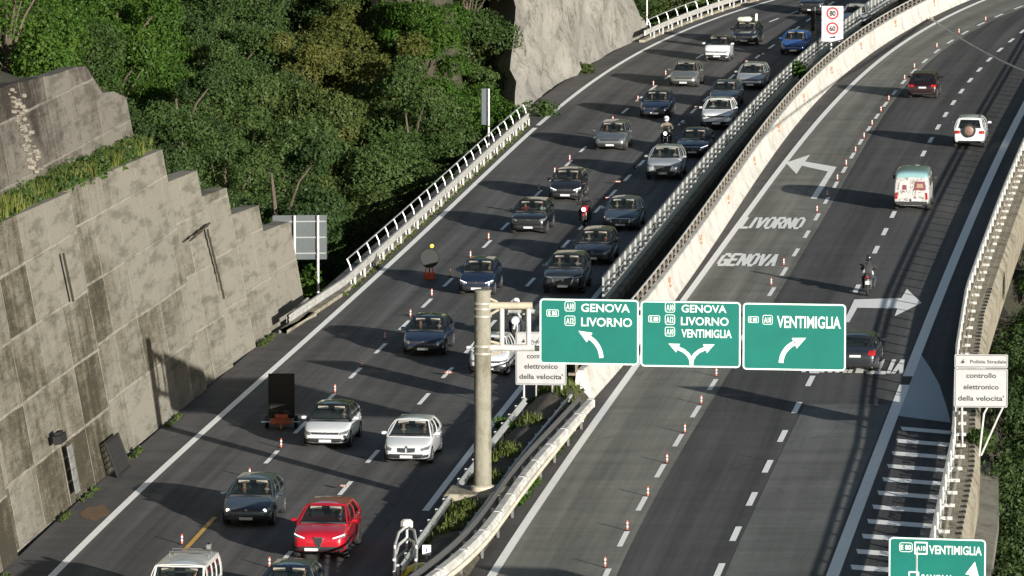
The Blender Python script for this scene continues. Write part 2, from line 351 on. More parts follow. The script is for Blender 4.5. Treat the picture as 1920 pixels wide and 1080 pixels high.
LV = {'green': leaf_mat('leaves_green', [(.42, (.020, .040, .011)), (.6, (.044, .080, .022)), (.85, (.085, .125, .04))]),
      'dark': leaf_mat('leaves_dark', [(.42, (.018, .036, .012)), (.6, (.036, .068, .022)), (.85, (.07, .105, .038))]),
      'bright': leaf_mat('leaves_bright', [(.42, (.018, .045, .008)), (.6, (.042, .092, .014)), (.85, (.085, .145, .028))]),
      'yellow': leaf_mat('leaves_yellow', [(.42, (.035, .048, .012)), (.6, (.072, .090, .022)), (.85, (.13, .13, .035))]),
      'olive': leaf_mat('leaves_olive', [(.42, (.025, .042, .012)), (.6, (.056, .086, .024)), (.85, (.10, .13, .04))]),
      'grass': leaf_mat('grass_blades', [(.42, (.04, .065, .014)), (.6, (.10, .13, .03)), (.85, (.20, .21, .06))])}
BARK = mat('bark', (.075, .058, .042), .9, var=.3, vscale=5, bump=.6, bscale=12)
# ------------------------------------------------------------------ terrain
def sm(a, b, x):
    t = min(1, max(0, (x - a) / (b - a))); return t * t * (3 - 2 * t)
def lerp_(a, b, t): return a + (b - a) * t
def terr(x, y):
    yy = min(max(y, 140), 470); d = LL.x(yy) - 1.55 - x; e = x - (RR.x(yy) + 2.6)
    if e > 0: return -9 - 1.5 * sm(0, 10, e) + 5. * sm(16, 60, e) + .6 * sin(x * .3) * sin(y * .17)
    if d <= 0: return -4.
    wn = 1 - sm(246, 262, y); rk = sm(346, 356, y) * (1 - sm(404, 412, y))
    base = -6.5 + .42 * max(0, d - 7) + .5 * sin(x * .22 + y * .1)
    hi = -4 if d < 6.8 else 11. + .35 * (d - 6.8)
    rkz = -4 if d < 5 else max(base, lerp_(13. + .3 * (d - 5), base, sm(7, 13, d)))
    z = base * (1 - wn) + hi * wn
    return z * (1 - rk) + rkz * rk
mb = MB(); xs = [-900, -500, -260, -160] + list(np.arange(-110, 90, 2.2)) + [110, 180, 320, 600, 900]; ys = [-300, 0, 90] + list(np.arange(130, 560, 3.)) + [620, 800, 1200, 2200, 4000]
vs = [(x, y, terr(x, y) if 100 < y < 600 else terr(x, min(max(y, 130), 560)) * .9) for y in ys for x in xs]; nx = len(xs)
mb.add(vs, [(j * nx + i, j * nx + i + 1, (j + 1) * nx + i + 1, (j + 1) * nx + i) for j in range(len(ys) - 1) for i in range(nx - 1)])
tag(mb.build('ground', SOIL, smooth=60), kind='structure')
# unseen hillside ring added beyond and left of the road to block low sky
mb = MB(); vs = []; A_ = [R(a) for a in range(-118, 62, 6)]; D_ = [520, 640, 800, 1000, 1300, 1800]; Hh = [-4, 60, 160, 260, 360, 430]
for i, a in enumerate(A_):
    for d, h in zip(D_, Hh): k = .62 if a < -R(40) else 1.; vs.append((sin(a) * d * k, 180 * (1 - k) + cos(a) * d * k + 60, h * (.75 + .3 * sin(a * 5) + .12 * sin(a * 17 + d))))
n_ = len(D_); mb.add(vs, [(i * n_ + j, (i + 1) * n_ + j, (i + 1) * n_ + j + 1, i * n_ + j + 1) for i in range(len(A_) - 1) for j in range(n_ - 1)])
tag(mb.build('sky_block_hills', soil_mat('sky_block_woods', (.018, .032, .010), (.05, .07, .025)), smooth=80), kind='structure')
# ------------------------------------------------------------------ roads
def deck(name, cl, ol, cr, orr, y0=YN, y1=YF):
    A = cl.pts(y0, y1, 4, ol); B = cr.pts(y0, y1, 4, orr); mb = MB(); n = len(A); vs = []
    for a, b in zip(A, B):
        for q, z in ((a, -.02), (b, -.02), (b, -1.3), (a, -1.3)): vs.append((q[0], q[1], z))
    mb.add(vs, [(i * 4 + k, i * 4 + (k + 1) % 4, i * 4 + 4 + (k + 1) % 4, i * 4 + 4 + k) for i in range(n - 1) for k in range(4)])
    return tag(mb.build(name, DGREY), kind='structure')
LRo = 3.45      # last lane of the left carriageway is this wide to its edge line
LR = lambda y0, y1, off=0., z=0., step=4.: L2.pts(y0, y1, step, LRo + off, z)
deck('left_road_deck', LL, -1.75, L2, LRo + .75); deck('right_road_deck', BF, -.7, RR, 1.4)
tag(strip('left_road', both(LL, -.1), both(L2, LRo + .7), A_left, 0, 4), kind='structure')
tag(strip('left_shoulder', both(LL, -1.75), both(LL, -.1), A_sh, .002, 1), kind='structure')
tag(strip('right_road', both(RL, 0), RBp(YN, YF, 4., .1), A_mid, 0, 4), kind='structure')
tag(strip('old_lane_asphalt', both(RL, .1), both(R1, .35), A_old, .004, 3), kind='structure')
tag(strip('right_shoulder', both(BF, -.3), both(RL, .05), A_sh, .002, 1), kind='structure')
tag(strip('resurfaced_patch', [R2.p(y, .25) for y in np.arange(YN, 234.5, 4)], [RR.p(y, -.3) for y in np.arange(YN, 234.5, 4)], A_patch, .006, 2), kind='structure')
def line(mb, C, y0, y1, w, off=0., z=.012):
    P = C.pts(y0, y1, 3, off - w / 2, z); Q = C.pts(y0, y1, 3, off + w / 2, z); n = len(P)
    mb.add(P + Q, [(i, n + i, n + i + 1, i + 1) for i in range(n - 1)])
def dashes(mb, C, y_ref, P=7.5, L=3.1, w=.17, skip=(), ymin=YN, ymax=470.):
    k = 0; y = y_ref; st = []
    while y < ymax: st.append(y); y += P * cos(C.hd(y))
    y = y_ref - P
    while y > ymin: st.append(y); y -= P * cos(C.hd(y))
    for y in st:
        if any(a < y < b for a, b in skip): continue
        line(mb, C, y - L, y, w)
lm = MB(); line(lm, LL, YN, G(1012, 238).y - .6, .27); line(lm, LL, G(1012, 238).y + .8, YF, .27)
tag(lm.build('left_edge_line', WHITE), kind='structure')
lm = MB(); dashes(lm, L1, G(678.5, 690).y, skip=((150, G(440, 940).y),)); tag(lm.build('first_lane_dashes', WHITE), kind='structure')
lm = MB(); line(lm, L1, 150, G(400, 970).y, .17); tag(lm.build('yellow_lane_line', YEL), kind='structure')
lm = MB(); dashes(lm, L2, G(657, 903).y, L=3.1); tag(lm.build('second_lane_dashes', WHITE), kind='structure')
lm = MB(); line(lm, L2, G(790, 955).y, YF, .25, LRo); tag(lm.build('median_side_line', WHITE), kind='structure')
lm = MB(); line(lm, RL, YN, YF, .30); tag(lm.build('passing_lane_edge_line', WHITE), kind='structure')
lm = MB(); dashes(lm, R1, G(1216, 931.5).y, w=.19); tag(lm.build('right_road_lane_dashes', WHITE), kind='structure')
lm = MB(); dashes(lm, R2, G(1448, 863).y, L=3.0, w=.22, skip=((G(1600, 560).y - 12, G(1600, 560).y + 2),)); tag(lm.build('right_road_outer_dashes', WHITE), kind='structure')
lm = MB(); line(lm, RR, YN, G(1700, 722).y, .42); line(lm, RR, G(1704, 706).y, YF, .42); tag(lm.build('outer_edge_line', WHITE), kind='structure')
def pixpoly(name, pts, m, z=.014):
    mb = MB(); P = [G(*p) for p in pts]; mb.add([(p.x, p.y, z) for p in P], [tuple(range(len(P)))]); o = mb.build(name, m); fixn(o.data)
    bm = bmesh.new(); bm.from_mesh(o.data); bmesh.ops.triangulate(bm, faces=bm.faces); bm.to_mesh(o.data); bm.free(); return tag(o, kind='structure')
c4 = lambda x, y: (1400 + x / 4.155, 180 + y / 4.155)
pixpoly('left_turn_arrow_marking', [c4(*p) for p in ((305, 522), (495, 458), (455, 512), (700, 555), (545, 805), (498, 800), (632, 590), (430, 545), (388, 610))], WHITE)
c3 = lambda x, y: (1300 + x / 3.0968, 520 + y / 3.0968)
pixpoly('right_turn_arrow_marking', [c3(*p) for p in ((1325, 150), (1240, 68), (1208, 122), (935, 130), (872, 262), (905, 262), (952, 178), (1185, 182), (1168, 228))], WHITE)
PALE = paint_mat('pale_island_paint', (.42, .47, .50), .75)
pixpoly('painted_island', [(1727, 665), (1683, 780), (1783, 793), (1774, 760), (1761, 721), (1744, 690)], PALE, .010)
lm = MB()
y = G(1660, 800).y
while y > 168:
    a = RR.p(y, .45, .012); b = RR.p(y, rbo(y) - .12, .012)
    dy = -.9
    lm.add([a, (a.x, a.y - .95, .012), (b.x, b.y + dy - .95, .012), (b.x, b.y + dy, .012)], [(0, 1, 2, 3)]); y -= 3.1
tag(lm.build('hatched_area', WHITE), kind='structure')
GL_ = {'L': [[(0, 1), (0, 0), (1, 0)]], 'I': [[(.5, 0), (.5, 1)]], 'V': [[(0, 1), (.5, 0), (1, 1)]], 'O': [[(.3, 0), (.7, 0), (1, .15), (1, .85), (.7, 1), (.3, 1), (0, .85), (0, .15), (.3, 0)]], 'R': [[(0, 0), (0, 1), (.75, 1), (1, .87), (1, .6), (.75, .48), (0, .48)], [(.5, .48), (1, 0)]],
 'N': [[(0, 0), (0, 1), (1, 0), (1, 1)]], 'G': [[(1, .80), (.75, 1), (.25, 1), (0, .85), (0, .15), (.25, 0), (1, 0), (1, .45), (.55, .45)]], 'E': [[(1, 1), (0, 1), (0, 0), (1, 0)], [(0, .5), (.8, .5)]], 'A': [[(0, 0), (.5, 1), (1, 0)], [(.25, .35), (.75, .35)]], 'T': [[(0, 1), (1, 1)], [(.5, 1), (.5, 0)]], 'M': [[(0, 0), (0, 1), (.5, .3), (1, 1), (1, 0)]]}
def roadtext(txt, px, py, wd, ht, hd):
    mb = MB(); p = G(px, py); p.z = .014; ux = Vector((cos(hd), -sin(hd), 0)); uy = Vector((sin(hd), cos(hd), 0)); n = sum(.45 if c == 'I' else 1 for c in txt); cw = wd / n; x = 0; dz = 0
    for c in txt:
        w = cw * (.45 if c == 'I' else 1); gw = w * .66 if c != 'I' else .001
        for st in GL_[c]:
            for a, b in zip(st, st[1:]):
                A = Vector((x + a[0] * gw, a[1] * ht, 0)); B = Vector((x + b[0] * gw, b[1] * ht, 0)); t = B - A; lx, ly = .085, .46      # strokes are stretched along the road
                th = Vector((-t.y / ht * 2.2, t.x, 0)) if False else None; horiz = abs(t.x) / gw > abs(t.y) / ht * 1.6 if gw > .01 else False
                o = Vector((0, ly, 0)) if horiz else Vector((lx, 0, 0)); e = (t.normalized() * (.05 if horiz else .2)); dz += .0002
                q = [A - e - o, B + e - o, B + e + o, A - e + o]; mb.add([p + ux * v.x + uy * v.y + Vector((0, 0, dz)) for v in q], [(0, 1, 2, 3)])
        x += w
    tag(mb.build(txt.lower() + '_road_lettering', WHITE), kind='structure')
hR = R1.hd(280)
roadtext('LIVORNO', 1388, 427, 3.05, 4.3, hR); roadtext('GENOVA', 1345, 497, 2.75, 4.2, hR); roadtext('VENTIMIGLIA', 1500, 697, 4.25, 3.8, R2.hd(243))
# rust stain and dirt patches on the near shoulder
ST = mat('rust_stain', (.13, .075, .035), .9, var=.3, vscale=3); mb = MB()
p = G(178, 962); n = 14
mb.add([(p.x + .5 * cos(2 * pi * k / n) * (1 + .2 * sin(k * 3.1)), p.y + 1.6 * sin(2 * pi * k / n) * (1 + .25 * cos(k * 2.3)), .009) for k in range(n)], [tuple(range(n))])
tag(mb.build('rust_stain', ST), kind='structure')
# ------------------------------------------------------------------ median ground of the near part
mb = MB(); vs = []; ys = list(np.arange(160, 252, 2.)); prof = [(0, -.05), (.12, .12), (.3, .55), (.5, .72), (.7, .7), (.86, .4), (1, .02)]
for y in ys:
    a = L2.p(y, LRo + .7); b = RL.p(y, -.75); k = sm(251, 236, y) if False else 1 - sm(238, 251, y)
    for i, (t, z) in enumerate(prof):
        q = a.lerp(b, t); vs.append((q.x, q.y, z * (.3 + .7 * k) + .08 * sin(q.y * 1.3 + i) * (0 < i < 6) + (-3. * (1 - k) if 0 < i < 6 else 0)))
w = len(prof); mb.add(vs, [(j * w + i, j * w + i + 1, (j + 1) * w + i + 1, (j + 1) * w + i) for j in range(len(ys) - 1) for i in range(w - 1)])
tag(mb.build('median_ground', MEDS, smooth=60), kind='structure')
mb = MB(); p = G(905, 962); mb.cbox((p.x - .1, p.y, .5), (2.3, 2.2, .62), .06, -.12); PB = mb
# ------------------------------------------------------------------ retaining wall (left)
BAT = .18
def wfoot(y): return LL.p(y, -1.62)
def wpt(y, H, out=0.):
    a = LL.hd(y); n = Vector((-cos(a), sin(a), 0)); q = wfoot(y) + n * (BAT * H + out); q.z = H; return q
def wpx(px, py, C=None):
    """foot distance and height of the wall point seen at a pixel"""
    lo, hi = 150., 300.
    def col(y):
        h0, h1 = 0., 30.
        for _ in range(30):
            h = (h0 + h1) / 2
            if proj(wpt(y, h))[1] > py: h0 = h
            else: h1 = h
        return h0
    for _ in range(30):
        y = (lo + hi) / 2
        if proj(wpt(y, col(y)))[0] < px: lo = y
        else: hi = y
    return y, col(y)
saw = [((-160, 507), (310, 280)), ((326, 346), (375, 320)), ((391, 372), (430, 352)), ((448, 405), (490, 385)), ((508, 436), (548, 415))]
edges = [(wpx(*a), wpx(*b)) for a, b in saw]
wall = thing('retaining_wall', 'tall leaning cast concrete retaining wall with stepped end beside the left shoulder', 'retaining wall')
def slab_mesh(y0, y1, H0, H1, out, th=.55, ny=10, nh=8):
    mb = MB(); vs = []; uvs = []
    for side in (0, 1):
        for i in range(ny + 1):
            y = y0 + (y1 - y0) * i / ny; H = H0 + (H1 - H0) * i / ny
            for j in range(nh + 1):
                h = -.3 + (H + .3) * j / nh; vs.append(wpt(y, h, out * (1 - i / ny) + .12 * (out > 0) + th * side)); uvs.append(((y - 150) / cos(LL.hd(y)), h))
    w = nh + 1; n = (ny + 1) * w; fs = []
    for i in range(ny):
        for j in range(nh):
            a = i * w + j; fs += [(a, a + 1, a + w + 1, a + w), (n + a, n + a + w, n + a + w + 1, n + a + 1)]
        a = i * w + nh; fs.append((a, n + a, n + a + w, a + w))
    for j in range(nh):
        for a, r in ((j, 0), (ny * w + j, 1)):
            f = (a, n + a, n + a + 1, a + 1); fs.append(f if not r else f[::-1])
    mb.add(vs, fs); me = mb.mesh('wall_panel', WALLM); u = me.uv_layers.new(name='uv'); co = []
    for p in me.polygons:
        for v in p.vertices:
            q = uvs[v]; co += [q[0] + (.5 if v >= n else 0), q[1]]
    u.data.foreach_set('uv', co); return me
prevy = 150.
for i, ((ya, Ha), (yb, Hb)) in enumerate(edges):
    y0 = prevy; Hs = Ha + (Hb - Ha) * (y0 - ya) / (yb - ya) if yb != ya else Ha
    if i == 0:
        cuts = [y0, y0 + (yb - y0) * .3, y0 + (yb - y0) * .55, y0 + (yb - y0) * .78, yb]
        for c0_, c1_ in zip(cuts, cuts[1:]): f0 = (c0_ - y0) / (yb - y0); f1 = (c1_ - y0) / (yb - y0); link('wall_panel', slab_mesh(c0_, c1_, Hs + (Hb - Hs) * f0, Hs + (Hb - Hs) * f1, .30 if c0_ > y0 else 0., th=.8, ny=6), wall)
    else: link('wall_panel', slab_mesh(y0, yb, Hs, Hb, .38, th=.7, ny=4), wall)
    prevy = yb
WEND = edges[-1][1][0]; H_top = lambda y: edges[0][0][1] + (edges[0][1][1] - edges[0][0][1]) * (y - edges[0][0][0]) / (edges[0][1][0] - edges[0][0][0])
# shallow recessed bays, pipes and the battens of the formwork standing proud of the face
def wbox(mb, y, H, dy, dh, th, out=-.01):
    c = wpt(y, H, out); a = LL.hd(y); t = Vector((sin(a), cos(a), 0)); up = (wpt(y, H + 1) - wpt(y, H)).normalized(); n = t.cross(up).normalized()
    vs = [c + t * (sy * dy / 2) + up * (sz * dh / 2) + n * (sn * th / 2) for sy in (-1, 1) for sn in (-1, 1) for sz in (-1, 1)]
    mb.add(vs, [(0, 1, 3, 2), (4, 6, 7, 5), (0, 4, 5, 1), (2, 3, 7, 6), (0, 2, 6, 4), (1, 5, 7, 3)])
mb = MB()
for a, b in (((355, 452), (393, 418)),):
    (ya, Ha), (yb, Hb) = wpx(*a), wpx(*b); n = 10
    for k in range(n): wbox(mb, ya + (yb - ya) * (k + .5) / n, Ha + (Hb - Ha) * (k + .5) / n, abs(yb - ya) / n * 1.02, .06 + .03 * (k % 3), .045)
for (x0, y0, x1, y1) in ((118, 475, 137, 565), (388, 430, 420, 560)):
    (ya, Ha), (yb, Hb) = wpx(x0, y0), wpx(x1, y1); n = 8
    for k in range(n): wbox(mb, ya + (yb - ya) * (k + .5) / n, Ha + (Hb - Ha) * (k + .5) / n, .22, abs(Hb - Ha) / n * 1.02, .05)
me = mb.mesh('formwork_ledge', WALLM); me.uv_layers.new(name='uv'); link('formwork_ledge', me, wall)
mb = MB(); y, H = wpx(107, 822); wbox(mb, y, H, 1.1, .30, .28, -.1); wbox(mb, y, H + .2, .6, .1, .2, -.1)
tag(mb.build('junction_box', BLACK), 'small black junction box fixed to the concrete retaining wall', 'junction box')
mb = MB(); y, H = wpx(142, 905)
for k in range(4): wbox(mb, y, .6 + k * .42, .8, .41, .04 + .01 * (k % 2), -.02)
tag(mb.build('drain_cover_strip', mat('drain_sheet', (.15, .15, .14), .8, var=.4, vscale=4)), 'pale grey upright drain strip on the near retaining wall', 'drain strip')
# mesh panel leaning on the wall
t = thing('mesh_panel', 'dark wire mesh panel leaning against the foot of the retaining wall', 'mesh panel'); mb = MB(); y, H = wpx(214, 885)
P = lambda u, h: wpt(y + u * .8, h, -.12 - .25 * (1 - h / 1.3))
for u in (-1.6, 1.6): mb.tube([P(u, .02), P(u, 1.25)], .05, 6)
for h in (.05, 1.22): mb.tube([P(-1.6, h), P(1.6, h)], .05, 6)
mb.build('frame', BLACK, t); mb = MB()
for k in range(14): mb.tube([P(-1.5 + k * 3 / 13, .05), P(-1.5 + k * 3 / 13, 1.22)], .028, 4)
for k in range(6): mb.tube([P(-1.55, .1 + k * .2), P(1.55, .1 + k * .2)], .022, 4)
mb.build('mesh', BLACK, t)
# ledge ground and upper wall
def ledge_strip():
    mb = MB(); vs = []; ys = list(np.arange(150, edges[0][1][0] + .1, 2.))
    for y in ys:
        H = H_top(y)
        for k in range(7):
            o = .5 + k * .17; q = wpt(y, H, o); vs.append((q.x, q.y, H - .15 + .05 * k + .05 * sin(y * .9 + k * 2)))
    mb.add(vs, [(j * 7 + i, j * 7 + i + 1, (j + 1) * 7 + i + 1, (j + 1) * 7 + i) for j in range(len(ys) - 1) for i in range(6)]); return mb
tag(ledge_strip().build('ledge_ground', soil_mat('ledge_soil', (.04, .05, .015), (.09, .08, .035)), smooth=60), kind='structure')
ye = edges[0][1][0]
mb = MB(); vs = []; uvs = []
topU = [(-60, 190), (0, 168), (60, 152), (112, 138), (135, 131), (165, 128), (178, 165), (198, 178), (212, 172), (226, 188), (262, 183), (274, 196)]
ysU = list(np.linspace(150, ye + .6, 40)); offU = 1.3
def up_col(px):
    return float(np.interp(px, [t[0] for t in topU], [t[1] for t in topU]))
for side in (0, 1):
    for y in ysU:
        H = H_top(y); b = wpt(y, H - .6, offU); yy = y
        # height of the top so that it is seen at the traced row
        h = H
        for _ in range(140):
            q = wpt(yy, h, offU); r = proj(q)
            if r[1] <= up_col(r[0]): break
            h += .1
        for k in range(7):
            hh = H - .8 + (h - H + .8) * k / 6; q = wpt(yy, hh, offU + .5 * side); vs.append(q); uvs.append(((y - 150), hh))
w = 7; n = len(ysU) * w; fs = []
for i in range(len(ysU) - 1):
    for j in range(6):
        a = i * w + j; fs += [(a, a + 1, a + w + 1, a + w), (n + a, n + a + w, n + a + w + 1, n + a + 1)]
    a = i * w + 6; fs.append((a, n + a, n + a + w, a + w))
for j in range(6):
    a = (len(ysU) - 1) * w + j; fs.append((a, a + 1, n + a + 1, n + a))
mb.add(vs, fs); me = mb.mesh('upper_wall', WALLB); u = me.uv_layers.new(name='uv'); u.data.foreach_set('uv', [c for p in me.polygons for v in p.vertices for c in (uvs[v][0] + (.5 if v >= n else 0), uvs[v][1])])
uw = link('upper_wall', me); tag(uw, 'weathered brown upper concrete wall standing on the grassy ledge', 'wall')
mb = MB()
for k in range(60):          # broken rubble seam running down the upper wall
    t = k / 60; q = ray_y(20 + 45 * t + random.uniform(-8, 8), 170 + 150 * t, 0.001) if False else None
    pxx, pyy = 24 + 42 * t + random.uniform(-12, 12), 172 + 150 * t + random.uniform(-6, 6)
    lo, hi = 150., 262.
    for _ in range(24):
        y = (lo + hi) / 2; a, b = H_top(y) - 1, H_top(y) + 12
        for _ in range(20):
            h = (a + b) / 2
            if proj(wpt(y, h, offU))[1] > pyy: a = h
            else: b = h
        if proj(wpt(y, h, offU))[0] < pxx: lo = y
        else: hi = y
    q = wpt(y, h, offU - .05); s = random.uniform(.06, .15)
    mb.cbox(q, (s * 1.5, s * 2, s), .02, random.uniform(0, 3))
mb.build('rubble_seam', mat('rubble', (.15, .135, .11), .9, var=.5, vscale=6), uw)
# ------------------------------------------------------------------ rough sprayed-concrete wall further along
RKa, RKb = G(1010, 222).y, G(1207, 67).y
rk = thing('rock_face_wall', 'pale rough sprayed concrete rock face rising beside the far left shoulder', 'rock wall')
mb = MB(); vs = []; ny, nh = 46, 30
from mathutils import noise as MN
for i in range(ny + 1):
    u = i / ny; y = RKa + (RKb - RKa) * u
    for j in range(nh + 1):
        v = j / nh; H = 20 * v
        d = MN.fractal(Vector((y * .12, H * .18, 3.)), 1.0, 2.1, 4) * .9 + abs(MN.noise(Vector((y * .09 + H * .12, H * .05, 8)))) * 1.3 + MN.noise(Vector((y * .6, H * .7, 1))) * .22 + .5 * MN.cell(Vector((y * .13 + .05 * H, H * .22 - y * .05, 5)))
        if H < .5: d *= .2
        a = LL.hd(y); nrm = Vector((-cos(a), sin(a), 0)); ys0 = RKa + 2 + H * 1.25; yy = ys0 + (RKb - ys0) * u
        q = LL.p(yy, -1.75) + nrm * (.15 * H + d * .85); q.z = H - .3; vs.append(q)
w = nh + 1
mb.add(vs, [(i * w + j, i * w + j + 1, (i + 1) * w + j + 1, (i + 1) * w + j) for i in range(ny) for j in range(nh)])
# end returns running back into the hill
for i, sg in ((0, 1), (ny, -1)):
    vv = []
    for j in range(nh + 1):
        q = Vector(vs[i * w + j]); vv += [q, q + Vector((-1.6, 7. if i == 0 else .5, 0))]
    mb.add(vv, [(2 * j, 2 * j + 1, 2 * j + 3, 2 * j + 2)[::sg] for j in range(nh)])
mb.build('rock_face', ROCKM, rk, smooth=50)
# ------------------------------------------------------------------ left parapet rails
def wbeam(z0, h=.31, o=0., waves=2):
    n = 4 * waves; f = [(o + .04 - .04 * cos(2 * pi * waves * k / n), z0 + h * k / n) for k in range(n + 1)]
    return f + [(a - .025, z) for a, z in reversed(f)]
def along(C, y0, y1, sp):
    n = max(1, int((y1 - y0) / sp)); return [y0 + (y1 - y0) * k / n for k in range(n + 1)]
def left_rail(name, label, ya, yb, off, posts_off, start=None):
    t = thing(name, label, 'guardrail')
    P = LL.pts(ya, yb, 3, off)
    if start: P = start + P
    mb = MB(); mb.sweep(P, [(-.02, .46), (.08, .46), (.11, .53), (.08, .62), (.11, .70), (.08, .80), (-.02, .80)]); mb.build('beam', mat('rail_beam', (.38, .375, .35), .55, .1, var=.3, vscale=2.5), t)
    mb = MB(); mb.sweep(P, [(-.35, -.05), (.0, -.05), (.0, .16), (-.35, .16)]); mb.build('kerb', CREAM, t)
    Q = LL.pts(ya + 3, yb, 3, posts_off, 1.28); mb = MB(); mb.tube(Q, .034, 6); mb.build('top_rail', GALV, t)
    pm = MB(); pm.tube([(0, 0, 0), (0, 0, .75), (-.05, 0, 1.0), (-.18, 0, 1.28)], .036, 6); pme = pm.mesh('post', GALV)
    lm = MB(); lm.box((0, 0, .22), (.10, .12, .44)); lme = lm.mesh('lower_post', GALVW)
    for y in along(LL, ya + 3, yb, 3.1):
        a = LL.hd(y); link('post', pme, t, LL.p(y, posts_off + .18), -a); link('lower_post', lme, t, LL.p(y + .6, off + .02), -a)
    return t
g0 = G(572, 592)
left_rail('guardrail', 'white steel guardrail with tubular top rail between the stepped wall and the rock face', G(640, 555).y, G(1003, 238).y, -.52, -.78, [Vector((g0.x + .15, g0.y, 0)), Vector((LL.x(255) - 1.1, 255, 0))])
left_rail('guardrail', 'white guardrail with tubular top rail beyond the rock face', G(1210, 80).y, 470, -.95, -1.25)
# ------------------------------------------------------------------ slatted screen fence on the median side of the left road
FO = 4.15; fy0, fy1 = G(1112, 575).y, 470
fen = thing('screen_fence', 'slatted grey screen fence on posts along the median edge of the left road', 'fence')
MESHG = NB('screen_glass'); _t = MESHG.n('ShaderNodeBsdfTransparent'); _t.inputs[0].default_value = (.55, .58, .60, 1); _d = MESHG.n('ShaderNodeBsdfPrincipled'); _d.inputs['Base Color'].default_value = (.30, .31, .31, 1); _d.inputs['Roughness'].default_value = .5
_m = MESHG.n('ShaderNodeMixShader'); _m.inputs[0].default_value = .55; MESHG.l(_t.outputs[0], _m.inputs[1]); MESHG.l(_d.outputs[0], _m.inputs[2]); MESHG.l(_m.outputs[0], MESHG.t.nodes['Material Output'].inputs[0])
mb = MB(); mb.sweep(L2.pts(fy0, fy1, 3, FO), [(-.012, .45), (.012, .45), (.012, 1.3), (-.012, 1.3)]); mb.build('screen_panel', MESHG.m, fen)
mb = MB(); mb.sweep(L2.pts(fy0, fy1, 3, FO), [(-.03, 1.3), (.04, 1.3), (.04, 1.36), (-.03, 1.36)]); mb.build('top_rail', STEELD, fen)
mb = MB(); mb.sweep(L2.pts(fy0, fy1, 3, FO + .10), wbeam(.22, .34)); mb.build('lower_beam', GALV, fen)
mb = MB(); mb.sweep(L2.pts(fy0, fy1, 3, FO + .05), [(-.3, -.25), (.3, -.25), (.3, .12), (-.3, .12)]); mb.build('kerb', CREAM, fen)
pm = MB(); pm.box((0, 0, .68), (.085, .12, 1.36)); pme = pm.mesh('post', mat('fence_post', (.34, .35, .34), .5, .4, var=.2))
yy = fy0; k = 0
while yy < fy1 and k < 100: link('post', pme, fen, L2.p(yy, FO + .06), -L2.hd(yy)); yy += 2.45; k += 1
# ------------------------------------------------------------------ white median barrier of the right road
bar = thing('median_barrier', 'long white concrete median barrier with steel railing and orange reflectors', 'barrier')
by0, by1 = G(1112, 752).y, 480
segs = along(BF, by0, by1, 6.2); 
for a, b in list(zip(segs, segs[1:]))[:60]:
    mb = MB(); mb.sweep(BF.pts(a + .015, b - .015, 1.6), [(-.72, -.1), (0, -.1), (0, .10), (-.16, .36), (-.34, 1.18), (-.38, 1.20), (-.58, 1.20), (-.62, 1.16), (-.68, .3)]); mb.build('barrier_segment', CONC, bar)
mb = MB(); mb.tube(BF.pts(by0, by1, 3, -.62, 1.62), .045, 6); mb.build('top_rail', GALVW, bar)
mb = MB(); mb.sweep(BF.pts(by0, by1, 3, -.62), [(-.03, 1.30), (.03, 1.30), (.03, 1.42), (-.03, 1.42)]); mb.build('mid_rail', STEELD, bar)
pm = MB(); pm.box((0, 0, 1.38), (.09, .14, .5)); pm.box((-.16, 0, 1.05), (.30, .12, .10)); pme = pm.mesh('railing_post', mat('railing_steel', (.20, .17, .13), .7, .3, var=.3, vscale=5))
for y in along(BF, by0, 455, 1.9)[:100]: link('railing_post', pme, bar, BF.p(y, -.6), -BF.hd(y))
REFO = mat('orange_reflector', (.75, .16, .045), .5); rm = MB(); rm.cbox((0, 0, .92), (.06, .16, .26), .02); rm.cbox((0.03, 0, .66), (.06, .16, .12), .02); rme = rm.mesh('reflector', REFO)
for px, py in ((1257, 528), (1306, 448), (1365, 373), (1416, 301), (1465, 239), (1512, 182), (1553, 130), (1600, 85), (1666, 43), (1747, 5)):
    y = G(px, py, .85).y; link('reflector', rme, bar, BF.p(y, -.20), -BF.hd(y))
# ------------------------------------------------------------------ guardrails of the near median (traced at their own heights)
class Tr:
    def __init__(s, pix, z):
        P = [G(*p, z) for p in pix]; s.P = sorted(P, key=lambda p: p.y); s.z = z
    def pts(s, n=24, dx=0.):
        out = []; ys = np.linspace(s.P[0].y, s.P[-1].y, n); xs = np.interp(ys, [p.y for p in s.P], [p.x for p in s.P])
        k = np.ones(5) / 5; xp = np.pad(xs, 2, mode='reflect', reflect_type='odd'); xs = np.convolve(xp, k, 'valid')
        return [Vector((x + dx, y, 0)) for x, y in zip(xs, ys)]
def rail(name, label, tr, parts, posts=2.2, ph=.75, pdx=-.1, post_mat=GALV):
    t = thing(name, label, 'guardrail'); P = tr.pts()
    for nm, prof, m in parts: mb = MB(); mb.sweep(P, prof); mb.build(nm, m, t, smooth=35)
    pm = MB(); pm.box((0, 0, ph / 2 - .1), (.09, .11, ph + .15)); pme = pm.mesh('post', post_mat)
    L = P[-1].y - P[0].y; n = int(L / posts)
    for k in range(n + 1):
        i = k / max(1, n) * (len(P) - 1); a = P[int(i)]; b = P[min(int(i) + 1, len(P) - 1)]; q = a.lerp(b, i - int(i)); link('post', pme, t, (q.x + pdx, q.y, .05))
    return t
T1 = Tr([(1108, 752), (1076, 787), (994, 875), (950, 938), (919, 985), (875, 1031), (821, 1074), (740, 1130)], .80)
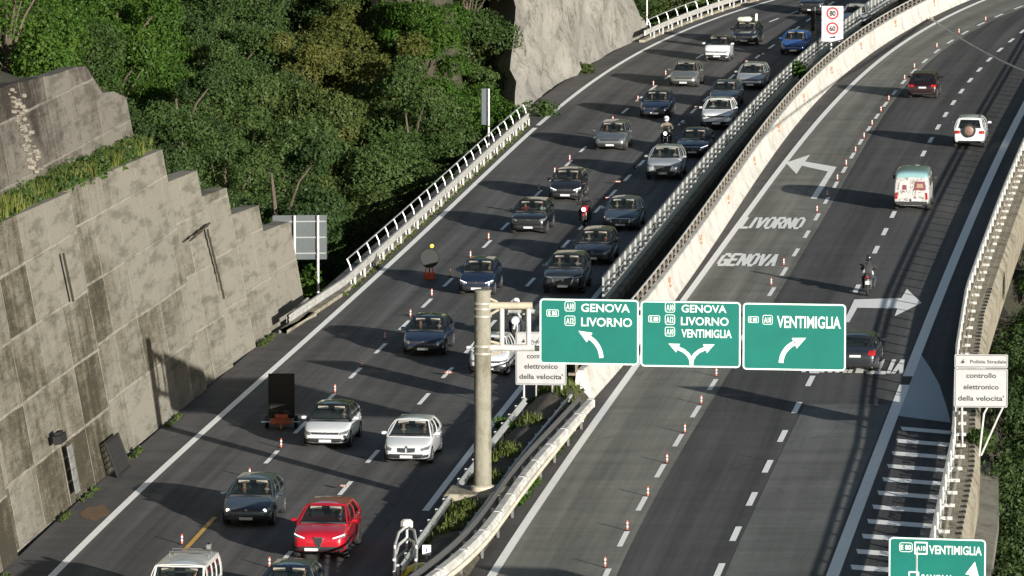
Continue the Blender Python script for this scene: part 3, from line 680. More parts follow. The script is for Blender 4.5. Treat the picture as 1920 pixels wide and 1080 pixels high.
rail('guardrail', 'broad white double guardrail curving down the near median', T1, [('beam', [(-.16, .62), (.10, .56), (.16, .62), (.11, .70), (.16, .78), (.08, .87), (-.14, .87), (-.20, .75)], mat('white_beam', (.44, .43, .40), .55, var=.4, vscale=2.2, bump=.4, bscale=6)), ('back_beam', wbeam(.45, .4, -.55), GALV), ('back_panel', [(-.46, .02), (-.42, .02), (-.42, 1.02), (-.46, 1.02)], STEELD)], pdx=-.32)
for k, q in enumerate(T1.pts(24)[1::2]):
    mb = MB(); mb.cbox((q.x + .10, q.y, .72), (.10, .22, .30), .01); mb.cbox((q.x - .02, q.y, .885), (.22, .18, .02), .004); tag(mb.build('splice_plate', GALV), None) if False else mb.build('splice_plate', GALV, [o for o in COL.objects if o.name.startswith('guardrail')][-1])
T2 = Tr([(1095, 778), (994, 903), (900, 1032), (840, 1082), (760, 1140)], .55)
rail('guardrail', 'thin cream rail in front of the broad white guardrail', T2, [('beam', [(-.05, .45), (.05, .45), (.09, .53), (.05, .62), (-.05, .62)], mat('cream_rail', (.52, .49, .40), .55, var=.2))], 4., .42, post_mat=STEELD)
T3 = Tr([(1070, 740), (972, 858), (900, 957), (840, 1034)], .8)
rail('guardrail', 'thin grey rail behind the gantry pole in the median', T3, [('beam', [(-.03, .72), (.05, .72), (.07, .77), (.05, .82), (-.03, .82)], GALVW), ('lower_rail', [(-.03, .40), (.03, .40), (.03, .46), (-.03, .46)], GALV)], 2.)
T4 = Tr([(985, 748), (938, 807), (887, 871), (840, 935), (768, 1037), (752, 1062)], .7)
rail('guardrail', 'weathered guardrail along the left road side of the near median', T4, [('beam', wbeam(.45, .32), GALV)], 2.2)
# rounded terminal of that rail, yellow bin bag and small plate
t = thing('rail_terminal', 'rounded white guardrail terminal at the bottom of the median', 'rail terminal'); mb = MB()
c = G(757, 1086); 
for z in (.35, .75, 1.15): mb.tube([(c.x - .25, c.y - 3, z), (c.x - .28, c.y, z), (c.x - .2, c.y + 2., z + .05), (c.x + .05, c.y + 3.2, z + .08), (c.x + .3, c.y + 2.4, z + .05), (c.x + .42, c.y, z), (c.x + .45, c.y - 3, z)], .05, 8)
mb.build('loop_rail', GALVW, t, smooth=50); mb = MB()
for dx, dy in ((-.27, -1), (.42, -1), (.05, 3.1)): mb.tube([(c.x + dx, c.y + dy, -.1), (c.x + dx, c.y + dy, 1.3)], .05, 8)
mb.build('post', GALV, t, smooth=50); mb = MB(); mb.cbox((c.x + .05, c.y + 3.1, 1.30), (.40, .3, .34), .08); mb.build('nose_cap', mat('dirty_white', (.45, .45, .43), .6, var=.2), t)
mb = MB(); c = G(790, 1100); mb.lathe([(.02, .62), (.25, .6), (.5, .48), (.66, .25), (.7, 0)], 14, (c.x, c.y, .15)); o = mb.build('yellow_cover', mat('yellow_plastic', (.70, .48, .03), .45), smooth=50); o.data.transform(Matrix.Diagonal((1, 1, 1, 1)))
tag(o, 'yellow plastic cover lying in the median beside the rail terminal', 'cover')
t = thing('marker_plate', 'small white plate on a short post above the yellow cover', 'sign'); mb = MB(); c = G(800, 1085)
mb.box((c.x, c.y, .45), (.05, .05, 1.2)); mb.build('post', GALV, t); mb = MB(); mb.cbox((c.x, c.y - .05, .95), (.28, .03, .34), .008); mb.build('plate', WHT, t)
mb = MB(); mb.cbox((c.x, c.y - .07, .95), (.07, .006, .14), .002); mb.build('mark', mat('blue_mark', (.10, .14, .30), .6), t)
# ------------------------------------------------------------------ right parapet
par = thing('outer_parapet', 'long weathered concrete and mesh parapet on the outer edge of the right road', 'parapet')
def rsweep(name, y0, y1, prof, m, smooth=None): mb = MB(); mb.sweep(RBp(y0, y1, 3), prof); return mb.build(name, m, par, smooth=smooth)
rsweep('top_rail', YN, 480, [(-.04, 1.12), (.04, 1.12), (.04, 1.18), (-.04, 1.18)], GALVW)
ysp = 229.5
rsweep('second_rail', ysp, 480, [(-.03, 1.0), (.03, 1.0), (.03, 1.06), (-.03, 1.06)], GALV)
rsweep('solid_panel', ysp, 480, [(.0, .05), (.14, .05), (.14, .70), (.0, .70)], CREAM)
rsweep('upper_beam', YN, ysp, [(-.03, .69), (.05, .69), (.05, 1.05), (-.03, 1.05)], GALV); rsweep('lower_beam', YN, ysp, wbeam(.19, .23), GALV)
rsweep('kerb', YN, 480, [(-.10, -.3), (.55, -.3), (.55, .06), (-.10, .06)], CREAM)
rsweep('fascia', YN, 480, [(.50, -1.9), (.95, -1.9), (1.0, -.35), (.78, .02), (.56, .02), (.50, -.2)], CREAM)
rsweep('deck_edge', YN, ysp + 2, [(.9, -2.3), (1.7, -2.5), (1.7, -1.95), (.9, -1.75)], DGREY)
MESHW = NB('chain_mesh'); _uv = MESHW.n('ShaderNodeTexCoord').outputs['Object']; _n = MESHW.noise(_uv, 5.5, 4, .8); _f = MESHW.ramp(_n, [(.47, (0, 0, 0)), (.53, (1, 1, 1))], 'CONSTANT')
_t = MESHW.n('ShaderNodeBsdfTransparent'); MESHW.b.inputs['Base Color'].default_value = (.34, .31, .26, 1); _m = MESHW.n('ShaderNodeMixShader'); MESHW.l(_f, _m.inputs[0]); MESHW.l(_t.outputs[0], _m.inputs[1]); MESHW.l(MESHW.b.outputs[0], _m.inputs[2]); MESHW.l(_m.outputs[0], MESHW.t.nodes['Material Output'].inputs[0])
mb = MB(); mb.sweep(RBp(YN, 480, 3, .30), [(0, .1), (.02, .1), (.02, .66), (0, .66)]); mb.build('wire_mesh', MESHW.m, par)
pm = MB(); pm.box((0, 0, .58), (.10, .12, 1.14)); pm.box((.2, 0, .50), (.45, .10, .12)); pme = pm.mesh('post', GALV)
yy = 160.
for k in range(99):
    link('post', pme, par, RR.p(yy, rbo(yy) + .04), -RR.hd(yy)); yy += 2.75
bm_ = MB(); bm_.cbox((.62, 0, -.02), (.16, .34, .16), .02); bme = bm_.mesh('drain_slot', BLACK)
yy = 168.
for k in range(90): link('drain_slot', bme, par, RR.p(yy, rbo(yy) + .1), -RR.hd(yy)); yy += 1.15
# transition block where the solid parapet begins
mb = MB(); q = RR.p(ysp, rbo(ysp)); a = RR.hd(ysp); mb.sweep(RBp(ysp - 5, ysp + 2, 1.2), [(-.12, 0), (.18, 0), (.12, .95), (-.04, .95)]); mb.build('end_block', DGREY, par)
# ------------------------------------------------------------------ vegetation
def leaf_mesh(name, centres, size, m, flat=.35, droop=0.):
    """many small two-triangle leaves (n x 3 centres, n x 3 outward directions)"""
    C, N = centres; n = len(C); rs = np.random.RandomState(len(C) + 3)
    nrm = N + rs.normal(0, flat + .35, (n, 3)); nrm /= np.linalg.norm(nrm, axis=1)[:, None] + 1e-9
    t = rs.normal(0, 1, (n, 3)); t[:, 2] -= droop; t -= nrm * (t * nrm).sum(1)[:, None]; t /= np.linalg.norm(t, axis=1)[:, None] + 1e-9
    b = np.cross(nrm, t); s = size * rs.uniform(.6, 1.35, (n, 1))
    v = np.stack([C - t * s, C + b * s * .55 - nrm * s * .12, C + t * s, C - b * s * .55 - nrm * s * .12], 1).reshape(-1, 3)
    me = bpy.data.meshes.new(name); me.vertices.add(4 * n); me.vertices.foreach_set('co', v.ravel().astype(np.float32))
    me.loops.add(4 * n); me.loops.foreach_set('vertex_index', np.arange(4 * n, dtype=np.int32))
    me.polygons.add(n); me.polygons.foreach_set('loop_start', np.arange(0, 4 * n, 4, dtype=np.int32)); me.polygons.foreach_set('loop_total', np.full(n, 4, dtype=np.int32))
    me.update(calc_edges=True); me.materials.append(m); return me
def crown_pts(rs, H, Rr, lobes, per, z0=.3, loose=.25):
    C = []; N = []; L = []
    for k in range(lobes):
        a = rs.uniform(0, 2 * pi); u = rs.uniform(0, 1); r = Rr * (.25 + .6 * rs.uniform() ** .6) * (1 - .55 * max(0, u - .5)); z = H * (z0 + (.93 - z0) * u)
        c = np.array([r * cos(a), r * sin(a), z]); lr = Rr * rs.uniform(.26, .46); L.append((c, lr))
        d = rs.normal(0, 1, (per, 3)); d /= np.linalg.norm(d, axis=1)[:, None]; d[:, 2] = np.where(d[:, 2] < -.5, -d[:, 2], d[:, 2])
        rad = lr * (1 - loose * rs.uniform(0, 1, (per, 1)) ** 1.5) * (1 + .22 * np.sin(d[:, :1] * 9 + k) * np.sin(d[:, 1:2] * 8 + 2 * k))
        C.append(c + d * rad * np.array([1, 1, .78])); N.append(d)
    return (np.concatenate(C), np.concatenate(N)), L
def tree_proto(seed, H, Rr, lobes=16, per=1500, size=.088, z0=.25):
    rs = np.random.RandomState(seed); P, L = crown_pts(rs, H, Rr, lobes, per, z0)
    mb = MB(); top = (.3 * rs.uniform(-1, 1), .3 * rs.uniform(-1, 1), H * .8)
    mb.tube([(0, 0, -1.5), (0.05, 0, H * .2), (.1, .05, H * .45), top], [.26, .2, .15, .06], 7)
    for c, r in L[:9]:
        h = max(H * .18, c[2] - r - H * .15); mb.tube([(.08, .03, h * .8), (c[0] * .5, c[1] * .5, (h + c[2]) / 2), tuple(c)], [.09, .06, .03], 5)
    return P, mb.mesh('trunk', BARK), size
PR = [tree_proto(1, 9.5, 3.9, 18), tree_proto(2, 10.5, 3.3, 20), tree_proto(3, 8.5, 4.2, 18), tree_proto(4, 11, 3.6, 22, 1300), tree_proto(5, 7.5, 3.4, 16, 1400, .085, .12)]
_cm = {}
def crown_me(i, kind):
    if (i, kind) not in _cm: _cm[(i, kind)] = leaf_mesh('crown', PR[i][0], PR[i][2], LV[kind])
    return _cm[(i, kind)]
def tree(name, i, kind, loc, rz, sc, label, group):
    t = thing(name, label, 'tree', loc, rz, group); t.scale = (sc, sc, sc)
    link('crown', crown_me(i, kind), t); link('trunk', PR[i][1], t); return t
KN = {'green': 'mid green', 'dark': 'dark green', 'bright': 'bright green', 'yellow': 'yellowing', 'olive': 'olive green'}
rs = random.Random(11); cand = []
y = 250.
row = 0
while y < 485:
    d = 3.6 + rs.uniform(0, 3)
    while True:
        x = LL.x(min(y, 470)) - 1.6 - d; z = terr(x, y); px, py = proj((x, y, z + 7)); 
        if px < -130: break
        skip = (349 < y < 412 and d < 6.5) or (y < 258 and d < 8) or (258 <= y < 300 and d < 4.5) 
        if not skip and -60 < proj((x, y, z - 1))[1] and py < 620 and px < 1330: cand.append((row, px, py, x, y + rs.uniform(-2, 2), z, d))
        d += rs.uniform(4.6, 6.2)
    y += 8.5; row += 1
for yy in (339., 345.5, 350., 355.):
    d = 3.6 if yy < 348 else 5.6
    while d < 26:
        x = LL.x(yy) - 1.6 - d; z = terr(x, yy); px, py = proj((x, yy, z + 7)); cand.append((row, px, py, x, yy + rs.uniform(-1, 1), z, d)); d += rs.uniform(3.6, 5)
    row += 1
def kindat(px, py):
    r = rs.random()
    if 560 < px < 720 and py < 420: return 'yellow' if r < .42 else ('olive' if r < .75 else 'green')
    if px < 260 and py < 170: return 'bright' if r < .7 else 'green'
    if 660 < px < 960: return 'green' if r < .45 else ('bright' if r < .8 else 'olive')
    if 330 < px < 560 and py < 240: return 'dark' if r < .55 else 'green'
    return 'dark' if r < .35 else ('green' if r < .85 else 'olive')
rows = {}
for c in cand: rows.setdefault(c[0], []).append(c)
ntree = 0; rk_ = [r for r in sorted(rows)]
for ri, r in enumerate(rk_):
    L = sorted(rows[r], key=lambda c: c[1])
    for j, (_, px, py, x, y, z, d) in enumerate(L):
        k = kindat(px, py); i = rs.randrange(4)
        lab = f"{KN[k]} tree, {ORD[j]} from the left in {ORD[ri]} row of left hillside wood"
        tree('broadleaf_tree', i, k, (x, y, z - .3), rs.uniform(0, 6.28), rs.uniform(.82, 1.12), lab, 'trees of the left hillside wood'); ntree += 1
# the wood below the right parapet
cand = []; y = 186.; row = 0
while y < 420:
    e = 4.2
    while e < 24:
        x = RR.x(y) + rbo(y) + e; zt = terr(x, y); px, py = proj((x, y, zt + 8))
        if px - 130 < 1920 and py > -50: cand.append((row, px, x, y + rs.uniform(-2, 2), zt))
        e += rs.uniform(4.2, 5.6)
    y += 9; row += 1
rows = {}
for c in cand: rows.setdefault(c[0], []).append(c)
for ri, r in enumerate(sorted(rows)):
    for j, (_, px, x, y, z) in enumerate(sorted(rows[r], key=lambda c: c[1])):
        k = rs.choice(['dark', 'dark', 'green', 'olive', 'dark']); k = 'bright' if (ri < 3 and rs.random() < .45) else k
        tree('broadleaf_tree', rs.randrange(5), k, (x, y, z - .3 + rs.uniform(-1, .6)), rs.uniform(0, 6.28), rs.uniform(.8, 1.0), f"{KN[k]} tree below the right parapet, {ORD[j]} out in {ORD[ri]} row", 'trees below the right parapet'); ntree += 1
for yy, dd, zz, kk, lb in ((360, 4.2, 4.5, 'green', 'lower'), (366, 5.2, 9., 'olive', 'middle'), (373, 5.6, 13., 'bright', 'upper')):
    tree('broadleaf_tree', 0, kk, (LL.x(yy) - 1.6 - dd, yy, zz - 3), 1. + yy, .95, f'{KN[kk]} tree over the {lb} left edge of the rock face', 'trees of the left hillside wood')
# low undergrowth of the hillside
def scatter(n, f, size, m, name, rad=.5, per=26, flat=.6):
    C = []; N = []; r2 = np.random.RandomState(5)
    for _ in range(n):
        q = f()
        if q is None: continue
        d = r2.normal(0, 1, (per, 3)); d[:, 2] = abs(d[:, 2]); d /= np.linalg.norm(d, axis=1)[:, None]
        s = rad * r2.uniform(.5, 1.3); C.append(np.array(q) + d * s * r2.uniform(.4, 1, (per, 1)) * np.array([1, 1, .9])); N.append(d)
    return link(name, leaf_mesh(name, (np.concatenate(C), np.concatenate(N)), size, m, flat))
def hill():
    y = rs.uniform(256, 480); d = rs.uniform(3, 34); x = LL.x(min(y, 470)) - 1.6 - d
    if 344 < y < 412 and d < 8: return None
    return (x, y, terr(x, y) + .1)
def rockfoot():
    y = rs.uniform(353, 362); d = rs.uniform(1.9, 4.5); return (LL.x(y) - 1.6 - d, y, rs.uniform(-1, 1.0 + (y - 353) * .5))
tag(scatter(60, rockfoot, .10, LV['green'], 'rock_foot_undergrowth', .8, 160), kind='stuff')
tag(scatter(3200, hill, .13, LV['green'], 'undergrowth', 1.1, 90), kind='stuff')
def rhill():
    y = rs.uniform(180, 400); e = rs.uniform(3, 20); x = RR.x(y) + rbo(y) + e; return (x, y, terr(x, y) + .1)
tag(scatter(1000, rhill, .13, LV['dark'], 'undergrowth', 1.1, 80), kind='stuff')
# grass and brambles of the ledge
def ledge():
    y = rs.uniform(165, ye); o = rs.uniform(.55, 1.35); q = wpt(y, H_top(y), o); return (q.x, q.y, H_top(y) - .15)
def blades(name, n, f, hmin, hmax, m, w=.03):
    vs = []; fs = []
    for _ in range(n):
        q = f()
        if q is None: continue
        for _ in range(5):
            h = rs.uniform(hmin, hmax); a = rs.uniform(0, 6.28); l = rs.uniform(.1, .5) * h; x, y, z = q[0] + rs.uniform(-.2, .2), q[1] + rs.uniform(-.3, .3), q[2]
            dx, dy = cos(a), sin(a); o = len(vs)
            vs += [(x - dy * w, y + dx * w, z), (x + dy * w, y - dx * w, z), (x + dx * l * .4 + dy * w * .7, y + dy * l * .4 - dx * w * .7, z + h * .6), (x + dx * l * .4 - dy * w * .7, y + dy * l * .4 + dx * w * .7, z + h * .6), (x + dx * l, y + dy * l, z + h)]
            fs += [(o, o + 1, o + 2, o + 3), (o + 3, o + 2, o + 4)]
    me = bpy.data.meshes.new(name); me.from_pydata(vs, [], fs); me.materials.append(m); return link(name, me)
tag(blades('ledge_grass', 3000, ledge, .25, .8, LV['grass']), kind='stuff')
def ledge_far():
    y = rs.uniform(ye - 26, ye); o = rs.uniform(.6, 1.5); q = wpt(y, H_top(y), o); return (q.x, q.y, H_top(y) + .1)
tag(scatter(110, ledge_far, .075, LV['green'], 'ledge_brambles', .55, 300), kind='stuff')
tag(scatter(170, ledge, .07, LV['bright'], 'ledge_shrubbery', .42, 220), kind='stuff')
# weeds along the feet of walls, rails and in the median
def foot_strip():
    y = rs.uniform(170, WEND)
    if MN.noise(Vector((y * .22, 0, 4))) < .12: return None
    q = LL.p(y, -1.62 + rs.uniform(.0, .10)); return (q.x, q.y, 0)
tag(scatter(420, foot_strip, .06, LV['olive'], 'wall_foot_weeds', .16, 22), kind='stuff')
def rail_foot():
    y = rs.uniform(G(620, 560).y, G(1003, 238).y); q = LL.p(y, -.62 + rs.uniform(.0, .22)); return (q.x, q.y, 0)
tag(scatter(300, rail_foot, .07, LV['olive'], 'rail_foot_weeds', .15, 18), kind='stuff')
def medpt():
    y = rs.uniform(186, 246); a = L2.p(y, LRo + .9); b = RL.p(y, -.95); t = rs.random()
    z = float(np.interp(t, [0, .12, .3, .5, .7, .86, 1], [0, .12, .55, .72, .7, .4, 0])); q = a.lerp(b, t)
    if MN.noise(Vector((q.x * .5, q.y * .16, 2))) < -.02: return None
    return (q.x, q.y, z - .05)
tag(scatter(620, medpt, .08, LV['olive'], 'median_weeds', .28, 44), kind='stuff'); tag(blades('median_grass', 1500, medpt, .12, .4, LV['grass'], .022), kind='stuff')
def verge():
    y = rs.uniform(G(990, 950).y, G(1110, 778).y); q = RL.p(y, rs.uniform(-1.05, -.6))
    if MN.noise(Vector((q.y * .2, 5, 2))) < -.15: return None
    return (q.x, q.y, 0)
tag(scatter(260, verge, .07, LV['bright'], 'verge_weeds', .22, 34), kind='stuff')
def bush(name, label, px, py, z, rad, kind, n=500, size=.1, flat=1.):
    q = G(px, py, z); r2 = np.random.RandomState(int(px)); C = []; N = []
    for k in range(7):
        c = np.array([q.x, q.y, z + rad * .3]) + r2.normal(0, rad * .35, 3) * np.array([1, 1, .6]); d = r2.normal(0, 1, (n // 7, 3)); d /= np.linalg.norm(d, axis=1)[:, None]
        C.append(c + d * rad * .55 * r2.uniform(.6, 1.1, (n // 7, 1))); N.append(d)
    t = thing(name, label, 'bush'); link('foliage', leaf_mesh('foliage', (np.concatenate(C), np.concatenate(N)), size, LV[kind]), t)
    mb = MB(); [mb.tube([(q.x, q.y, z - .4), (q.x + .3 * cos(k) * rad, q.y + .3 * sin(k) * rad, z + rad * .6)], .025, 5) for k in range(5)]; mb.build('stem', BARK, t)
bush('bush', 'bright green bush growing at the foot of the stepped wall end', 588, 545, 0, .85, 'bright', 900)
bush('bush', 'low bush at the foot of the rock face wall', 1098, 134, .1, .55, 'olive', 400)
bush('bush', 'straggly bush where the guardrail meets the rock face', 1012, 212, .2, .85, 'green', 420, .12)
bush('bush', 'yellow-green bush growing through the median screen fence', 1500, 138, .6, .85, 'bright', 520, .1)
bush('bush', 'round green bush on the parapet under the right police sign', 1832, 832, -.1, .7, 'green', 700)
bush('bush', 'small bush beside the gantry pole in the median', 944, 800, .45, .45, 'bright', 300, .08)
# ------------------------------------------------------------------ signs
SG = mat('sign_green', (.004, .125, .100), .45, var=.10, vscale=.8, spec=.4); SW = mat('sign_white', (.60, .68, .65), .45)
SK = mat('sign_black', (.02, .02, .022), .5); SGR = mat('sign_face_grey', (.33, .335, .34), .5, var=.08); RED = mat('sign_red', (.42, .03, .04), .5)
POLEM = concrete('pole_paint', (.185, .178, .142), (.12, .11, .08), 1.4)
def rrect(w, h, r, n=5, cx=0., cy=0.):
    P = []
    for sx, sy, a0 in ((1, 1, 0), (-1, 1, 90), (-1, -1, 180), (1, -1, 270)):
        for k in range(n + 1): a = R(a0 + 90 * k / n); P.append((cx + sx * (w / 2 - r) + r * cos(a), cy + sy * (h / 2 - r) + r * sin(a)))
    return P
class Board:
    """a flat sign: local frame u to the right, v up, facing the camera side"""
    def __init__(s, o, a): s.o = Vector(o); s.u = Vector((cos(a), -sin(a), 0)); s.v = Vector((0, 0, 1)); s.n = s.u.cross(s.v); s.a = a
    def poly(s, mb, P, off=0., th=.004):
        mb.prism(P, s.o + s.n * off, s.u, s.v, th)
    def ring(s, mb, w, h, r, t, off, cx=0., cy=0.):
        A = rrect(w, h, r, 5, cx, cy); B = rrect(w - 2 * t, h - 2 * t, max(.01, r - t), 5, cx, cy); n = len(A)
        f = lambda q: s.o + s.u * q[0] + s.v * q[1] + s.n * off
        mb.add([f(q) for q in A] + [f(q) for q in B], [(i, (i + 1) % n, n + (i + 1) % n, n + i) for i in range(n)])
    def text(s, mb, txt, h, w, x, y, off, bold=.02, align='L'): put_text(mb, txt, h, w, s.o + s.u * x + s.v * y, s.u, s.v, bold, align, n_off=off)
def arrow_poly(path, w, hw, hl):
    """polygon of an arrow following a 2D path"""
    P = [Vector((*p, 0)) for p in path]; L = []; Rr = []
    for i, p in enumerate(P):
        t = (P[min(i + 1, len(P) - 1)] - P[max(0, i - 1)]).normalized(); n = Vector((-t.y, t.x, 0)); L.append(p + n * w / 2); Rr.append(p - n * w / 2)
    t = (P[-1] - P[-2]).normalized(); n = Vector((-t.y, t.x, 0)); e = P[-1]
    return [(q.x, q.y) for q in L] , [(q.x, q.y) for q in Rr], [(q.x, q.y) for q in (e + n * hw / 2 - t * hl * .12, e + t * hl, e - n * hw / 2 - t * hl * .12)]
def put_arrow(bd, mb, path, w, hw, hl, off):
    L, Q, H = arrow_poly(path, w, hw, hl); n = len(L); f = lambda q: bd.o + bd.u * q[0] + bd.v * q[1] + bd.n * off
    mb.add([f(q) for q in L] + [f(q) for q in Q], [(i, n + i, n + i + 1, i + 1) for i in range(n - 1)]); mb.add([f(q) for q in H], [(0, 1, 2)])
def shield(bd, mb, txt, cx, cy, w, h, off): bd.ring(mb, w, h, h * .22, .022, off, cx, cy); bd.text(mb, txt, h * .58, w * .70, cx, cy - h * .29, off, .03, 'C')
PP = G(905, 962); HS = R(7.0)
def onboard(px, py, o=PP, a=HS):
    """(u, z) on the vertical plane through o seen at a pixel"""
    d = G(px, py) - Vector((0, 0, CH)); n = Vector((sin(a), cos(a), 0)); c = Vector((0, 0, CH)); t = (Vector(o) - c).dot(n) / d.dot(n); q = c + d * t
    return (q - Vector(o)).dot(Vector((cos(a), -sin(a), 0))), q.z
gp = thing('gantry_pole', 'thick weathered olive grey gantry pole with a frame arm carrying the three green signs', 'gantry pole')
mb = MB(); mb.lathe([(.42, .55), (.42, .95), (.30, 1.0)], 20, (PP.x, PP.y, 0)); mb.build('base_collar', mat('pole_base', (.42, .38, .30), .8, var=.3), gp, smooth=40)
ztop = onboard(905, 546)[1]
mb = MB(); mb.lathe([(.315, .6), (.30, 3), (.285, ztop - 1.2), (.28, ztop)], 24, (PP.x, PP.y, 0)); mb.build('pole', POLEM, gp, smooth=40)
mb = MB(); mb.lathe([(.31, ztop - .02), (.31, ztop + .05), (.05, ztop + .08)], 24, (PP.x, PP.y, 0)); mb.build('cap', POLEM, gp, smooth=40)
for py in (568, 578, 592, 648, 662):
    z = onboard(905, py)[1]; mb = MB(); mb.lathe([(.30, z - .05), (.325, z - .035), (.325, z + .035), (.30, z + .035)], 20, (PP.x, PP.y, 0)); mb.build('clamp_band', mat('band_steel', (.34, .33, .29), .5, .3), gp, smooth=40)
U_, V_ = Vector((cos(HS), -sin(HS), 0)), Vector((0, 0, 1)); bp = lambda px, py, dn=0.: (lambda q: PP + U_ * q[0] + V_ * q[1] + U_.cross(V_) * dn)(onboard(px, py))
cream = mat('arm_paint', (.38, .34, .26), .55, var=.2); mb = MB()
mb.tube([bp(918, 573), bp(998, 573)], .13, 10); mb.build('upper_arm', cream, gp, smooth=40)
mb = MB(); mb.tube([bp(918, 652), bp(1002, 652)], .12, 10); mb.build('lower_arm', GALVW, gp, smooth=40)
for x in (941, 991): mb = MB(); mb.box((0, 0, 0), (.001, .001, .001)) if False else mb.tube([bp(x, 575), bp(x, 650)], .085, 8); mb.build('frame_upright', GALVW, gp, smooth=40)
mb = MB(); mb.tube([bp(918, 560), bp(932, 566), bp(936, 580), bp(918, 590)], .05, 6); mb.tube([bp(918, 640), bp(940, 645), bp(940, 660), bp(918, 665)], .05, 6); mb.build('bracket', cream, gp, smooth=40)
bmz = (onboard(1300, 590)[1], onboard(1300, 660)[1])
for z in bmz: mb = MB(); mb.tube([PP + U_ * .9 + V_ * z + Vector((0, .3, 0)), PP + U_ * 11.2 + V_ * z + Vector((0, .3, 0))], .09, 8); mb.build('rear_beam', GALV, gp, smooth=40)
mb = MB()
for k in range(9):
    u = 1.2 + k * 1.2; mb.tube([PP + U_ * u + V_ * bmz[0] + Vector((0, .3, 0)), PP + U_ * (u + .6) + V_ * bmz[1] + Vector((0, .3, 0)), PP + U_ * (u + 1.2) + V_ * bmz[0] + Vector((0, .3, 0))], .035, 5)
mb.build('lattice', GALV, gp)
mb = PB; tag(mb.build('pole_plinth', CREAM), 'square concrete plinth under the gantry pole', 'plinth')
def green_board(name, label, x0, y0, x1, y1, content, group='green overhead direction signs'):
    u0, v1 = onboard(x0, y0); u1, v0 = onboard(x1, y1); w, h = u1 - u0, v1 - v0; t = thing(name, label, 'road sign', group=group)
    bd = Board(PP + U_ * (u0 + w / 2) + V_ * (v0 + h / 2), HS); S = w / (x1 - x0)
    mb = MB(); bd.poly(mb, rrect(w, h, .13), 0, .05); o = mb.build('panel', SG, t); fixn(o.data)
    mb = MB(); bd.ring(mb, w - .01, h - .01, .14, .055, .056); mb.build('border', SW, t)
    cx, cy = (x0 + x1) / 2, (y0 + y1) / 2; X = lambda px: (px - cx) * S; Y = lambda py: (cy - py) * S
    for c in content:
        mb = MB()
        if c[0] == 't': _, s_, l, r_, top, bot = c; bd.text(mb, s_, (bot - top) * S, (r_ - l) * S, X(l), Y(bot), .057, .018); mb.build('lettering', SW, t)
        if c[0] == 's': _, s_, l, r_, top, bot = c; shield(bd, mb, s_, X((l + r_) / 2), Y((top + bot) / 2), (r_ - l) * S, (bot - top) * S, .057); mb.build('route_shield', SW, t)
    mb = MB()
    for c in content:
        if c[0] == 'a': put_arrow(bd, mb, [(X(a), Y(b)) for a, b in c[1]], c[2] * S, c[3] * S, c[4] * S, .057)
    if mb.v: mb.build('arrow', SW, t)
    mb = MB(); 
    for yy in (.3, -.3): bd.poly(mb, [(-w / 2 + .1, yy * h - .04), (w / 2 - .1, yy * h - .04), (w / 2 - .1, yy * h + .04), (-w / 2 + .1, yy * h + .04)], -.12, .10)
    mb.build('rear_batten', GALV, t); return t
arc = lambda cx, cy, r, a0, a1, n=10: [(cx + r * cos(R(a0 + (a1 - a0) * k / n)), cy - r * sin(R(a0 + (a1 - a0) * k / n))) for k in range(n + 1)]
green_board('direction_sign', 'green overhead sign reading GENOVA LIVORNO with a left arrow', 1012, 559, 1198, 685,
    [('s', 'E 80', 1025, 1048, 581, 594), ('s', 'A10', 1059, 1079, 565, 584), ('t', 'GENOVA', 1090, 1181, 569, 584), ('s', 'A12', 1059, 1079, 592, 611), ('t', 'LIVORNO', 1090, 1185, 595, 611), ('a', arc(1082, 672, 46, 2, 62), 8, 21, 22)])
green_board('direction_sign', 'green overhead sign reading GENOVA LIVORNO VENTIMIGLIA with a forked arrow', 1201.5, 563, 1389, 690,
    [('s', 'E 80', 1216, 1238, 592, 605), ('s', 'A10', 1247, 1266, 567, 586), ('t', 'GENOVA', 1278, 1362, 571, 585), ('s', 'A12', 1247, 1266, 590, 609), ('t', 'LIVORNO', 1277, 1366, 594, 609), ('s', 'A10', 1247, 1266, 613, 631), ('t', 'VENTIMIGLIA', 1278, 1372, 617, 632),
     ('a', [(1297, 686), (1296, 674), (1291, 665), (1283, 658), (1270, 652)], 7, 18, 18), ('a', [(1297, 686), (1298, 674), (1303, 665), (1311, 658), (1324, 652)], 7, 18, 18)])
green_board('direction_sign', 'green overhead sign reading VENTIMIGLIA alone with a right arrow', 1393, 567, 1586, 696,
    [('s', 'E 80', 1403, 1423, 594, 606), ('s', 'A10', 1430, 1449, 591, 609), ('t', 'VENTIMIGLIA', 1457, 1576, 592, 614), ('a', arc(1508, 682, 43, 178, 112), 9, 22, 22)])
# big near sign at the bottom right, on its own post
o4 = Vector((0, 0, 0)); yb = 176.; q = ray_y(1758, 1040, yb); o4 = Vector((q.x, yb, 0)); A4 = R(10)
def board_at(o, a, x0, y0, x1, y1):
    u0, v1 = onboard(x0, y0, o, a); u1, v0 = onboard(x1, y1, o, a); u = Vector((cos(a), -sin(a), 0)); S = (u1 - u0) / (x1 - x0); cx, cy = (x0 + x1) / 2, (y0 + y1) / 2
    return Board(Vector(o) + u * (u0 + u1) / 2 + Vector((0, 0, (v0 + v1) / 2)), a), u1 - u0, v1 - v0, S, (lambda px: (px - cx) * S), (lambda py: (cy - py) * S)
bd, w, h, S, X, Y = board_at(o4, A4, 1667, 1006, 1848, 1160)
t = thing('direction_sign', 'green VENTIMIGLIA sign with an upright arrow at the lower right beside the hatched area', 'road sign')
mb = MB(); bd.poly(mb, rrect(w, h, .13), 0, .05); fixn(mb.build('panel', SG, t).data); mb = MB(); bd.ring(mb, w - .01, h - .01, .13, .045, .056); mb.build('border', SW, t)
